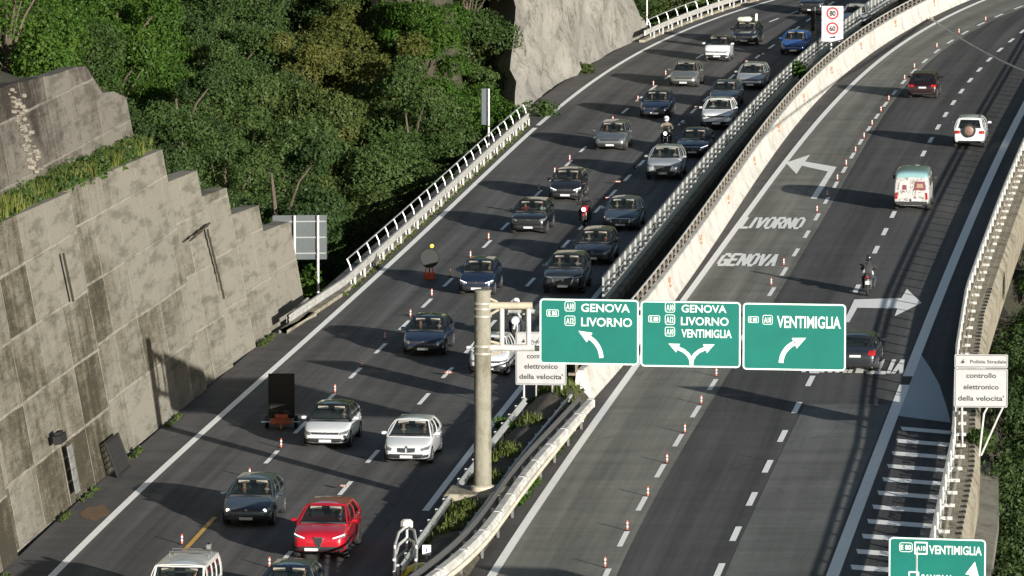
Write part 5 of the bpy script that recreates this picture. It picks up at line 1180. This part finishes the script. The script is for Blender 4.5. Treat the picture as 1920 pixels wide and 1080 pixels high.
def patch(bvh, quad, axis, sign, name, m, par, off=.006, n=6, nn=3, proud=0.):
    """a panel laid on the body: quad corners given in the two other axes, shot along the axis"""
    mb = MB(); vs = []; ok = True
    for i in range(n + 1):
        for j in range(nn + 1):
            a = [lerp(lerp(quad[0][k], quad[1][k], i / n), lerp(quad[3][k], quad[2][k], i / n), j / nn) for k in (0, 1)]
            o_ = Vector((a[0], sign * 6, a[1])) if axis == 'y' else Vector((sign * 3, a[0], a[1])); d = Vector((0, -sign, 0)) if axis == 'y' else Vector((-sign, 0, 0))
            h = bvh.ray_cast(o_, d)
            if h[0] is None: return None
            vs.append(h[0] - d * (off + proud) + h[1] * off)
    mb.add(vs, [(i * (nn + 1) + j, (i + 1) * (nn + 1) + j, (i + 1) * (nn + 1) + j + 1, i * (nn + 1) + j + 1) for i in range(n) for j in range(nn)])
    me = mb.mesh(name, m, 60); return link(name, me, par)
NV = 0
def car(kind, col, label, pos, rz, cat='car', name=None, lit=False, drl=False, lamp='std', grille='std', rear=False, drivers=1, roofcol=None, rails=False, rimm=RIM, scale=(1, 1, 1), group='vehicles on the left road', chrome=False, who=None):
    global NV; NV += 1
    T = TYPES[kind]; L, W, H = T['L'], T['W'], T['H']; t = thing(name or 'car', label, cat, pos, rz, group); t.scale = scale
    bm_ = body_mesh(kind); me = bm_.copy(); me.materials.append(col); body = link('body', me, t)
    bv = BVHTree.FromPolygons([v.co for v in bm_.vertices], [tuple(p.vertices) for p in bm_.polygons])
    fm, wins, K = cabin(kind); fm2 = fm.copy(); fm2.materials.append(roofcol or col); fm2.materials.append(col); link('cabin_frame', fm2, t)
    for nm, wm in wins: link(nm, wm, t)
    zt = lambda f: float(np.interp(f, [p[0] for p in T['hood']], [p[1] for p in T['hood']]))
    # wheels
    for f in T['wh']:
        for sx in (-1, 1):
            a, b, _ = wheel_meshes(T['wr'], rimm); w = link('wheel', a, t, (sx * (W / 2 - .115), L / 2 - f * L, T['wr'] + .002), 0 if sx > 0 else pi); link('rim', b, w)
    zf = zt(.015); hw = W / 2; g = T['g']
    # lamps, grille, intake, plates
    hl = LAMP
    for sx in (-1, 1):
        q = {'std': [(.55, zf - .12), (.80, zf - .07), (.84, zf + .05), (.53, zf - .025)], 'slim': [(.48, zf - .08), (.82, zf - .03), (.85, zf + .05), (.47, zf - .03)], 'round': [(.50, zf - .22), (.76, zf - .2), (.78, zf - .02), (.52, zf - .04)]}[lamp]
        q = [(sx * a * hw / .9, b) for a, b in q]; patch(bv, q if sx > 0 else q[::-1], 'y', 1, 'headlight', hl, t, .01)
        if lit:
            hb = bv.ray_cast(Vector((sx * .64 * hw / .9, 6, zf - .045)), Vector((0, -1, 0)))[0]; mb = MB(); mb.lathe([(.01, .03), (.055, .02), (.06, 0)], 12, (hb.x, hb.y, hb.z), 'y'); mb.build('lit_lamp', LAMPON, t)
        if drl: q = [(sx * .46 * hw / .9, zf - .075), (sx * .80 * hw / .9, zf + .03), (sx * .80 * hw / .9, zf + .055), (sx * .46 * hw / .9, zf - .05)]; patch(bv, q if sx > 0 else q[::-1], 'y', 1, 'running_light', DRL, t, .018, nn=1)
        q = [(sx * .60 * hw / .9, g + .12), (sx * .78 * hw / .9, g + .14), (sx * .80 * hw / .9, g + .24), (sx * .58 * hw / .9, g + .24)]; patch(bv, q if sx > 0 else q[::-1], 'y', 1, 'air_vent', TRIM, t, .008)
        zr_ = zt(.975); q = [(sx * .50 * hw / .9, zr_ - .20), (sx * .80 * hw / .9, zr_ - .22), (sx * .80 * hw / .9, zr_ - .03), (sx * .54 * hw / .9, zr_ - .05)]; patch(bv, q if sx < 0 else q[::-1], 'y', -1, 'tail_light', TAIL, t, .01)
    if grille == 'std': patch(bv, [(-.50, zf - .09), (.50, zf - .09), (.52, zf - .015), (-.52, zf - .015)], 'y', 1, 'grille', TRIM, t, .012)
    if grille == 'kidney':
        for sx in (-1, 1):
            patch(bv, [(sx * .05 - .0, zf - .16), (sx * .30, zf - .14), (sx * .31, zf - .03), (sx * .05, zf - .03)][::sx], 'y', 1, 'grille', TRIM, t, .014)
            patch(bv, [(sx * .02, zf - .18), (sx * .33, zf - .16), (sx * .34, zf - .01), (sx * .02, zf - .01)][::sx], 'y', 1, 'grille_surround', CHR, t, .009)
    if grille == 'shield':
        mb = MB(); yy = L / 2 + .01; P = [(-.17, zf - .02), (.17, zf - .02), (.06, zf - .36), (0, zf - .42), (-.06, zf - .36)]; mb.prism([(a, b) for a, b in P], (0, yy - .06, 0), (1, 0, 0), (0, 0, 1), -.075); fixn(mb.build('grille_surround', CHR, t).data)
        mb = MB(); mb.prism([(a * .82, zf - .19 + (b - zf + .19) * .84) for a, b in P], (0, yy + .012, 0), (1, 0, 0), (0, 0, 1), -.012); fixn(mb.build('grille', TRIM, t).data)
    if grille == 'big':
        patch(bv, [(-.36, zf - .32), (.36, zf - .32), (.47, zf - .04), (-.47, zf - .04)], 'y', 1, 'grille', TRIM, t, .014); patch(bv, [(-.40, zf - .36), (.40, zf - .36), (.51, zf - .01), (-.51, zf - .01)], 'y', 1, 'grille_surround', CHR, t, .008)
        mb = MB(); mb.lathe([(.01, .0), (.07, .0), (.06, .03)], 16, (0, L / 2 + .02, zf - .16), 'y'); mb.build('emblem', CHR, t)
    if grille in ('std', 'kidney'): mb = MB(); hb = bv.ray_cast(Vector((0, 6, zf - .05 + (.06 if grille == 'kidney' else 0))), Vector((0, -1, 0)))[0]; mb.lathe([(.005, .0), (.055, .0), (.045, .02)], 16, (0, hb.y + .006, hb.z), 'y'); mb.build('emblem', CHR, t)
    patch(bv, [(-.54, g + .06), (.54, g + .06), (.62, g + .27), (-.62, g + .27)], 'y', 1, 'air_intake', TRIM, t, .010)
    if chrome: patch(bv, [(-.62, g + .05), (.62, g + .05), (.62, g + .075), (-.62, g + .075)], 'y', 1, 'bumper_trim', CHR, t, .016, nn=1)
    px_ = .24 if grille == 'shield' else 0.
    for sg, zz in ((1, g + .17), (-1, zt(.975) - .24)):
        h = bv.ray_cast(Vector((px_ if sg > 0 else 0, 6 * sg, zz)), Vector((0, -sg, 0)))[0]; mb = MB(); mb.cbox(((px_ if sg > 0 else 0), h.y + .015 * sg, zz), (.46, .03, .10), .004); pl = mb.build('number_plate', PLATE, t)
    patch(bv, [(-.62, g + .06), (.62, g + .06), (.64, g + .20), (-.64, g + .20)][::-1], 'y', -1, 'rear_bumper_insert', TRIM, t, .010)
    # sills, door gaps, handles
    for sx in (-1, 1):
        ya, yb2 = L / 2 - T['wh'][0] * L - T['wr'] - .1, L / 2 - T['wh'][1] * L + T['wr'] + .1
        patch(bv, [(ya, g + .03), (yb2, g + .03), (yb2, g + .12), (ya, g + .12)][::-sx], 'x', sx, 'sill', TRIM, t, .006)
        zs = K['zb'] - .06; doors = [K['yc'] - .12, (K['yc'] + K['yt']) / 2 + .02] + ([K['yt'] + .55] if kind not in ('smart',) else [])
        for yy in doors: patch(bv, [(yy, g + .14), (yy - .014, g + .14), (yy - .014, zs - .02), (yy, zs - .02)], 'x', sx, 'door_gap', TRIM, t, .004, 1, 6)
        for yy in doors[1:]:
            h = bv.ray_cast(Vector((sx * 3, yy + .14, zs - .10)), Vector((-sx, 0, 0)))[0]; mb = MB(); mb.cbox((h.x + sx * .012, yy + .14, zs - .10), (.03, .17, .028), .008); mb.build('door_handle', col, t)
        h = K['pt']('r' if sx > 0 else 'l', .06, .12); mb = MB(); mb.cbox((h.x + sx * .15, h.y - .02, h.z + .05), (.20, .10, .13), .03); mb.tube([(h.x, h.y, h.z), (h.x + sx * .1, h.y, h.z + .03)], .02, 6); mb.build('mirror', col, t, smooth=40)
        if rails: mb = MB(); mb.tube([K['pt']('roof', .5 + sx * .44, .08) + Vector((0, 0, .0)), K['pt']('roof', .5 + sx * .44, .14) + Vector((0, 0, .05)), K['pt']('roof', .5 + sx * .44, .86) + Vector((0, 0, .05)), K['pt']('roof', .5 + sx * .44, .92)], .018, 6); mb.build('roof_rail', CHR, t, smooth=40)
    # inside: dash, seats, wheel, people
    mb = MB(); mb.cbox((0, K['yc'] - .18, K['zb'] + .045), (W * .82, .42, .10), .03); mb.build('dashboard', INT, t)
    mb = MB(); mb.add([(-W * .44, K['yc'] - .3, K['zb'] + .05), (W * .44, K['yc'] - .3, K['zb'] + .05), (W * .43, K['yt'] + .12, K['zr'] + .045), (-W * .43, K['yt'] + .12, K['zr'] + .045)], [(0, 1, 2, 3)]); mb.build('cabin_floor', INT, t)
    ys_ = K['yf'] - .32; zs = H - .46
    for sx in (-1, 1):
        mb = MB(); mb.cbox((sx * W * .22, ys_ - .22, K['zb'] + .12), (.46, .16, .24), .05); mb.cbox((sx * W * .22, ys_ - .24, K['zb'] + .33), (.26, .10, .16), .04); mb.build('seat', INT, t)
    mb = MB(); mb.cbox((0, ys_ - 1.05, K['zb'] + .12), (W * .66, .16, .20), .05); mb.build('rear_seat', INT, t)
    mb = MB(); sw = (-W * .22, ys_ + .36, K['zb'] + .10); mb.tube([(sw[0] + .17 * cos(a), sw[1] - .07 * sin(a), sw[2] + .16 * sin(a)) for a in [2 * pi * k / 14 for k in range(15)]], .014, 6); mb.build('steering_wheel', TRIM, t)
    mb = MB(); p0 = K['pt']('front', .5, .9); mb.cbox((0, p0.y - .10, p0.z - .05), (.22, .03, .06), .01); mb.build('interior_mirror', TRIM, t)
    for sx in (-1, 1): p0 = K['pt']('front', .5 + sx * .24, .82); mb = MB(); mb.cbox((p0.x, p0.y - .06, p0.z + .01), (.40, .05, .10), .015); mb.build('sun_visor', INTL, t)
    M = Matrix.Translation(Vector(pos)) @ Matrix.Rotation(rz, 4, 'Z') @ Matrix.Diagonal((*scale, 1))
    hipz = H - .98
    for k in range(drivers):
        sx = -1 if k == 0 else 1; q = M @ Vector((sx * W * .22, ys_ - .10, hipz))
        person(('driver' if k == 0 else 'passenger') + ' seated in the ' + (who or label), q, rz, SHIRTS[(NV * 2 + k * 3) % 5])
    return t, K, M
def at_px(px, py, C, front=True, kind='hatch', back=False, side=0.):
    """vehicle centre on the road so that its front (or rear) bumper stands at the pixel"""
    q = G(px, py); y = q.y; a = C.hd(y); L = TYPES[kind]['L'] if kind in TYPES else kind; d = Vector((sin(a), cos(a), 0)); c = q + d * (L / 2 - .1)
    return c, (pi - a if not back else -a)
P_ = {k: paint(k, c, m_, r_) for k, c, m_, r_ in (('white', (.54, .56, .57), .0, .35), ('silver', (.50, .52, .53), .6, .35), ('slate', (.065, .085, .105), .5, .32), ('red', (.42, .010, .022), .25, .28), ('black', (.012, .013, .015), .2, .25), ('navy', (.012, .020, .045), .3, .25),
     ('graphite', (.028, .033, .040), .5, .3), ('greyblue', (.06, .085, .115), .5, .32), ('blue', (.03, .10, .33), .3, .3), ('grey', (.16, .17, .175), .6, .35), ('darkred', (.020, .006, .008), .3, .3), ('offwhite', (.58, .59, .57), .0, .45), ('greybeige', (.22, .22, .20), .6, .38))}
CARS = [  # kind, paint, label, px, py, options
 ('van', 'offwhite', 'white van with a roof rack at the bottom left', 326, 1181, T_(cat='van', name='van', who='white van', drivers=1)),
 ('hatch', 'slate', 'grey blue hatchback with both headlights lit, behind the white van', 462, 990, T_(lit=True, who='grey blue hatchback with lit headlights', drivers=2)),
 ('suv', 'red', 'red crossover with a triangular chrome grille', 598, 1052, T_(grille='shield', drl=True, lamp='slim', rimm=RIMD, who='red crossover', drivers=1)),
 ('hatch', 'navy', 'dark car cut by the bottom edge in front of the red crossover', 528, 1164, T_(who='dark car at the bottom edge', drivers=1)),
 ('hatch', 'white', 'white hatchback with a black roof beside the board trailer', 610, 843, T_(roofcol='black', who='white hatchback by the trailer', drivers=1, chrome=True)),
 ('hatch', 'white', 'white hatchback with twin kidney grilles right of the black-roofed one', 762, 873, T_(grille='kidney', who='white hatchback with kidney grilles', drivers=2)),
 ('hatch', 'navy', 'dark blue hatchback alone on the inner lane line above the two white cars', 793, 669, T_(drivers=2, who='lone dark blue hatchback', chrome=True)),
 ('city', 'white', 'small white car half hidden behind the gantry pole', 915, 706, T_(lamp='slim', who='small white car behind the pole')),
 ('city', 'navy', 'dark blue small car beside the round sign stand, above the pole top', 893, 555, T_(drl=True, who='dark blue small car above the pole')),
 ('suv', 'graphite', 'dark crossover with a big framed grille just above the GENOVA sign', 1055, 553, T_(grille='big', lamp='slim', who='dark crossover with the framed grille', drivers=2)),
 ('estate', 'graphite', 'dark estate car with raised sun visors next to the screen fence end', 1110, 498, T_(who='dark estate by the fence end', drivers=2)),
 ('suv', 'black', 'black crossover with a silver lower bumper in the left lane', 990, 441, T_(chrome=True, who='black crossover', drivers=2, scale=(.97, .95, .93))),
 ('hatch', 'greyblue', 'grey blue car right of the red motorcycle', 1163, 434, T_(grille='big', who='grey blue car by the red motorcycle', drivers=2)),
 ('city', 'black', 'black small car above the black crossover', 1060, 378, T_(drl=True, who='black small car', drivers=1, scale=(1.05, 1.05, 1.02))),
 ('suv', 'silver', 'silver white crossover with a wide dark grille left of the fence', 1243, 339, T_(grille='big', who='silver white crossover', drivers=2)),
 ('sedan', 'navy', 'dark saloon squeezed between the silver white crossover and the fence', 1298, 297, T_(grille='big', who='dark saloon by the fence', drl=True)),
 ('estate', 'grey', 'grey saloon in the left lane beside the black motorcycle', 1143, 284, T_(who='grey saloon', drivers=2, scale=(1, .95, 1))),
 ('suv', 'white', 'white crossover with fog lamps directly behind the dark saloon', 1343, 244, T_(who='white crossover', drivers=2, rails=True)),
 ('hatch', 'navy', 'dark blue hatchback with a pale number plate in the left lane, below the silver hatchback', 1227, 223, T_(who='dark blue hatchback in the left lane', drivers=2)),
 ('hatch', 'greyblue', 'grey blue car mostly hidden behind the white crossover', 1356, 203, T_(who='hidden grey blue car')),
 ('hatch', 'greybeige', 'silver grey hatchback in the left lane below the tiny white car', 1281, 165, T_(who='silver grey hatchback', drivers=1)),
 ('estate', 'silver', 'silver white estate car beside the fence, above the hidden car', 1406, 169, T_(who='silver white estate', drivers=1)),
 ('smart', 'white', 'tiny two seat white car in the left lane', 1344, 116, T_(who='tiny white car', drivers=1, roofcol='black')),
 ('hatch', 'black', 'black car carrying a pale bundle on its roof', 1395, 86, T_(who='black car with the roof bundle', drivers=1)),
 ('hatch', 'blue', 'bright blue car beside the dark post and the limit sign', 1487, 104, T_(who='bright blue car', drivers=2)),
 ('suv', 'black', 'dark crossover at the top edge left of the limit sign', 1520, 29, T_(who='dark crossover at the top edge')),
 ('hatch', 'silver', 'silver car behind the fence right of the limit sign', 1600, 52, T_(who='silver car right of the limit sign')),
 ('hatch', 'greyblue', 'dark car behind the fence at the top edge', 1690, 2, T_(who='dark car at the top edge behind the fence')),
]
vans = {}
for kind, pc, label, px, py, kw in CARS:
    C = L1 if False else (L1 if (G(px, py).x < L1.x(G(px, py).y) + 1.5) else L2)
    pos, rz = at_px(px, py, C, kind=kind)
    if 'roofcol' in kw: kw['roofcol'] = P_[kw['roofcol']]
    vans[label] = car(kind, P_[pc], label, pos, rz, **kw)
# roof rack of the white van
t, K, M = vans[CARS[0][2]]
mb = MB(); H = TYPES['van']['H']
for yy in (-1.5, -.9): mb.tube([(-.62, yy, H - .04), (-.62, yy, H + .10), (.62, yy, H + .10), (.62, yy, H - .04)], .03, 6); mb.build('roof_rack', STEELD, t); mb = MB(); mb.cbox((-.55, -1.4, H + .22), (.16, .3, .16), .03); mb.build('rack_clamp', GALV, t)
# roof bundle on the black car
t, K, M = vans[CARS[23][2]]
b_ = thing('roof_bundle', 'pale wrapped bundle tied on the roof of the black car', 'bundle', M @ Vector((.05, -.2, 1.47)), CARS and t.rotation_euler.z); mb = MB(); mb.cbox((.15, .1, .16), (.95, 1.2, .30), .09); mb.build('wrapped_load', mat('pale_tarp', (.46, .50, .42), .8, var=.2, vscale=5, bump=.6, bscale=8), b_, smooth=50); mb = MB(); mb.cbox((.15, .3, .16), (.97, .04, .32), .01); mb.cbox((.15, -.2, .16), (.97, .04, .32), .01); mb.build('strap', TRIM, b_)
mb = MB(); mb.cbox((-.62, .2, .28), (.14, .3, .50), .04); mb.build('upright_parcel', WHT, b_)
# right road vehicles (seen from behind)
def rcar(kind, pc, label, px, py, C, **kw):
    pos, rz = at_px(px, py, C, kind=kind, back=True); return car(kind, P_[pc], label, pos, rz, group='vehicles on the right road', **kw)
rcar('sedan', 'graphite', 'dark grey saloon in the shade beside the VENTIMIGLIA sign', 1603, 700, RR, who='dark grey saloon in the shade')
t, K, M = rcar('suv', 'white', 'white off-roader with a spare wheel on its tailgate', 1817, 279, R2, who='white off-roader', scale=(.98, .92, 1.03), rails=True)
mb = MB(); L = TYPES['suv']['L']; mb.lathe([(.05, -.10), (.34, -.10), (.37, -.06), (.37, .06), (.34, .09), (.05, .1)], 22, (0, -L / 2 - .10, .98), 'y'); sw_ = mb.build('spare_wheel', TYRE, t, smooth=50); mb = MB(); mb.lathe([(.02, -.13), (.22, -.12), (.25, -.1)], 22, (0, -L / 2 - .10, .98), 'y'); mb.build('wheel_cover', mat('cover_brown', (.16, .09, .07), .5), sw_, smooth=50)
rcar('suv', 'darkred', 'dark red crossover in the middle lane far up the right road', 1729, 187, R1, who='dark red crossover', scale=(.97, .93, .95), chrome=True)
# the painted camper van: tall boxy body with rounded edges
pos, rz = at_px(1709, 396, R2, kind='van', back=True)
CT = paint('teal', (.17, .30, .31), .0, .4); mz = NB('mural'); _c = mz.n('ShaderNodeTexCoord').outputs['Object']; _v = mz.n('ShaderNodeTexVoronoi'); _v.inputs['Scale'].default_value = 2.6; mz.l(mz.map(_c, (1, .3, 1)), _v.inputs['Vector'])
_r = mz.ramp(mz.noise(_c, 3.2, 4, .7, 2.5), [(.34, (.10, .08, .08)), (.42, (.26, .24, .22)), (.50, (.42, .42, .41)), (.60, (.20, .27, .28)), (.68, (.28, .22, .18))], 'CONSTANT'); mz.l(_r, mz.b.inputs['Base Color']); mz.b.inputs['Roughness'].default_value = .4
t = thing('camper_van', 'tall camper van with a teal roof and painted swirls on its rear', 'camper van', pos, rz, 'vehicles on the right road'); w2, Lc, Hc = .93, 4.5, 2.05; vs = []
for y, k, zt_ in ((2.25, .80, 1.0), (2.15, .9, 1.2), (1.75, .95, 1.35), (1.25, .96, 1.98), (.8, .98, Hc), (-1.95, .98, Hc), (-2.18, .93, Hc - .12), (-2.26, .90, 1.25), (-2.26, .88, .5)):
    rg = [(0, .3), (w2 * k * .9, .3), (w2 * k, .42), (w2 * k, 1.15 if zt_ > 1.2 else zt_ * .8), (w2 * k * .93, zt_ - .16), (w2 * k * .80, zt_ - .03), (0, zt_)]; rg = rg + [(-a, b) for a, b in reversed(rg[1:-1])]; n = len(rg); vs += [(a, y, b) for a, b in rg]
mb = MB(); m_ = 9; mb.add(vs, [(j * n + k, (j + 1) * n + k, (j + 1) * n + (k + 1) % n, j * n + (k + 1) % n) for j in range(m_ - 1) for k in range(n)] + [tuple(range(n)), tuple((m_ - 1) * n + k for k in range(n - 1, -1, -1))]); me = mb.mesh('body'); fixn(me); o = link('tmp', me); o.modifiers.new('s', 'SUBSURF').levels = 2; me = bake(o); smooth_me(me, 50); me.materials.clear(); me.materials.append(mz.m); me.materials.append(CT)
for p in me.polygons: p.material_index = 1 if p.center.z > 1.72 else 0
link('body', me, t); bv = BVHTree.FromPolygons([v.co for v in me.vertices], [tuple(p.vertices) for p in me.polygons])
for sx in (-1, 1):
    patch(bv, [(sx * .70, .62), (sx * .82, .62), (sx * .80, .95), (sx * .70, .95)], 'y', -1, 'tail_light', TAIL, t, .01)
    for ya, yb2 in ((1.1, .35), (.2, -.7), (-.85, -1.75)): patch(bv, [(ya, 1.22), (yb2, 1.22), (yb2, 1.62), (ya, 1.62)], 'x', sx, 'side_window', GLS, t, .012)
    for yy in (1.45, -1.35): a, b, _ = wheel_meshes(.33, RIM); w = link('wheel', a, t, (sx * .80, yy, .332), 0 if sx > 0 else pi); link('rim', b, w)
    mb = MB(); mb.cbox((sx * 1.02, 1.35, 1.35), (.2, .1, .22), .03); mb.build('mirror', TRIM, t)
WPK = mat('mural_white', (.38, .36, .35), .5); WBR = mat('mural_maroon', (.13, .03, .045), .5); WTN = mat('mural_tan', (.25, .17, .11), .5)
def ell(cx, cz, rx, rz_, m, nm, off): patch(bv, [(cx - rx, cz - rz_), (cx + rx, cz - rz_), (cx + rx * .8, cz + rz_), (cx - rx * .8, cz + rz_)], 'y', -1, nm, m, t, off)
ell(.42, 1.30, .30, .22, WBR, 'painted_patch', .012); ell(-.35, 1.30, .30, .24, WPK, 'painted_patch', .012); ell(-.35, 1.22, .12, .12, WBR, 'painted_patch', .02); ell(.42, 1.30, .18, .10, WTN, 'painted_patch', .02); ell(-.3, .78, .40, .12, WPK, 'painted_patch', .014)
mb = MB(); mb.cbox((0, -2.31, .42), (1.6, .12, .16), .03); mb.build('rear_bumper', TRIM, t); mb = MB(); mb.cbox((.25, -2.38, .6), (.5, .03, .11), .004); mb.build('number_plate', PLATE, t)
# ------------------------------------------------------------------ motorcycles with riders
def rider_body():
    V_ = [(0, -.10, .82, .15, .13), (0, -.04, 1.02, .14, .12), (0, .08, 1.26, .17, .12), (0, .12, 1.38, .07), (0, .15, 1.44, .06), (0, .17, 1.52, .075), (0, .17, 1.58, .06)]
    E_ = [(0, 1), (1, 2), (2, 3), (3, 4), (4, 5), (5, 6)]
    for s_ in (-1, 1):
        a = len(V_); V_ += [(s_ * .20, .10, 1.30, .07), (s_ * .34, .24, 1.10, .055), (s_ * .33, .48, 1.06, .038)]; E_ += [(2, a), (a, a + 1), (a + 1, a + 2)]
        b = len(V_); V_ += [(s_ * .13, -.06, .80, .10), (s_ * .27, .30, .72, .075), (s_ * .24, .04, .36, .05), (s_ * .24, .18, .28, .045)]; E_ += [(0, b), (b, b + 1), (b + 1, b + 2), (b + 2, b + 3)]
    return skin_mesh('person', V_, E_)
RID = rider_body()
def motorcycle(label, plabel, px, py, C, back, bodycol, jacket, helm, lit=True, fair=True, cases=False):
    q = G(px, py); a = C.hd(q.y); rz = (pi - a) if not back else -a; d = Vector((sin(a), cos(a), 0)); pos = q + d * .95; t = thing('motorcycle', label, 'motorcycle', pos, rz, 'motorcycles among the cars')
    for yy in (.72, -.72):
        mb = MB(); mb.lathe([(.20, -.05), (.29, -.065), (.32, -.03), (.32, .03), (.29, .065), (.20, .05)], 22, (0, 0, 0), 'x'); w = mb.build('wheel', TYRE, t, (0, yy, .32), smooth=50); mb = MB(); mb.lathe([(.21, -.03), (.20, .03)], 20, axis='x')
        mb = MB(); [mb.tube([(0, 0, 0), (0, .2 * cos(k * 1.05), .2 * sin(k * 1.05))], .014, 5) for k in range(6)]; mb.lathe([(.05, -.05), (.05, .05)], 10, axis='x'); mb.build('rim', RIMD, w)
    mb = MB(); [mb.tube([(s_ * .09, .72, .32), (s_ * .09, .50, .98)], .03, 8) for s_ in (-1, 1)]; mb.build('fork', CHR, t, smooth=40)
    mb = MB(); mb.cbox((0, .02, .48), (.30, .52, .40), .06); mb.tube([(.0, .45, .85), (0, .1, .7), (0, -.45, .72)], .05, 8); mb.tube([(.1, 0, .45), (.12, -.7, .34)], .035, 8); mb.build('engine', STEELD, t, smooth=40)
    mb = MB(); mb.tube([(0, .44, .90), (0, .22, .95), (0, -.02, .88)], [.08, .15, .08], 12); mb.build('tank', bodycol, t, smooth=50); mb = MB(); mb.tube([(0, 0, .82), (0, -.35, .83), (0, -.8, .93)], [.12, .14, .07], 10); mb.build('seat', TRIM, t, smooth=50)
    mb = MB(); mb.tube([(-.38, .42, 1.04), (-.2, .50, 1.06), (.2, .50, 1.06), (.38, .42, 1.04)], .018, 8); mb.build('handlebar', TRIM, t)
    for s_ in (-1, 1): mb = MB(); mb.tube([(s_ * .26, .5, 1.05), (s_ * .36, .52, 1.22)], .01, 5); mb.cbox((s_ * .38, .52, 1.25), (.12, .03, .08), .01); mb.build('mirror', TRIM, t)
    if fair: mb = MB(); mb.lathe([(.03, .40), (.13, .36), (.19, .2), (.20, 0), (.12, -.1)], 14, (0, .50, .84), 'y'); mb.build('fairing', bodycol, t, smooth=50); mb = MB(); mb.cbox((0, .62, 1.12), (.28, .03, .26), .01, taper=.7); mb.build('windscreen', GLS, t)
    mb = MB(); mb.lathe([(.02, .06), (.08, .05), (.10, 0)], 14, (0, .88 if fair else .66, .84), 'y'); mb.build('headlight', LAMPON if lit and not back else LAMP, t, smooth=50)
    mb = MB(); mb.cbox((0, -.92, .86), (.16, .04, .07), .01); mb.build('tail_light', TAIL, t); mb = MB(); mb.cbox((0, -1.0, .62), (.18, .02, .16), .004); mb.build('number_plate', PLATE, t); mb = MB(); mb.tube([(0, .4, .56), (0, .72, .68), (0, 1.02, .56)], .05, 8); mb.tube([(0, -.4, .6), (0, -.75, .70), (0, -1.0, .60)], .06, 8); mb.build('mudguard', bodycol, t, smooth=50)
    if cases: [MB().cbox((s_ * .34, -.6, .66), (.2, .45, .36), .04).build('pannier', bodycol, t) for s_ in (-1, 1)]; MB().cbox((0, -.85, 1.08), (.42, .34, .30), .05).build('top_case', TRIM, t)
    me = RID.copy(); me.materials.clear(); me.materials.append(jacket); me.materials.append(TROU)
    for p in me.polygons: p.material_index = 1 if p.center.z < .86 else 0
    o = link('person', me, None, pos, rz); tag(o, plabel, 'person', 'motorcycle riders')
    mb = MB(); mb.lathe([(.07, -.15), (.125, -.10), (.145, 0), (.135, .08), (.09, .14), (.01, .16)], 16, (0, .18, 1.60)); mb.build('helmet', helm, o, smooth=50); mb = MB(); mb.cbox((0, .305, 1.60), (.17, .05, .09), .03); mb.build('visor', MATS['black_trim'], o)
    [(lambda hm: (hand(hm, (s_ * .33, .47, 1.055), s_, 1), hm.build('gloved_hand', TRIM, o)))(MB()) for s_ in (-1, 1)]; mb = MB(); [mb.cbox((s_ * .24, .12, .26), (.10, .28, .11), .03) for s_ in (-1, 1)]; mb.build('boots', TRIM, o)
HW = mat('helmet_white', (.70, .66, .68), .3, coat=1); HB = mat('helmet_black', (.02, .02, .022), .3, coat=1); JB = mat('jacket_black', (.022, .022, .025), .8); JW = mat('jacket_pale', (.48, .48, .50), .8); JG = mat('jacket_beige', (.16, .13, .10), .8)
motorcycle('white motorcycle seen through the gantry frame arm', 'rider in a white helmet and pale jacket behind the gantry frame arm', 964, 640, L2, False, P_['white'], JW, HW)
motorcycle('red motorcycle between two lanes of cars', 'rider in dark clothing on the red motorcycle', 1094, 425, L2, False, P_['red'], JB, HB)
motorcycle('black motorcycle with a lit headlight beside the grey saloon', 'rider in black on the black motorcycle', 1247, 279, L2, False, P_['black'], JG, HW)
motorcycle('white and black motorcycle heading away by the turn arrow', 'rider in black and white heading away on the right road', 1626, 556, R2, True, P_['white'], JB, HB, cases=False)
print('BUILD OK', len(bpy.data.objects))
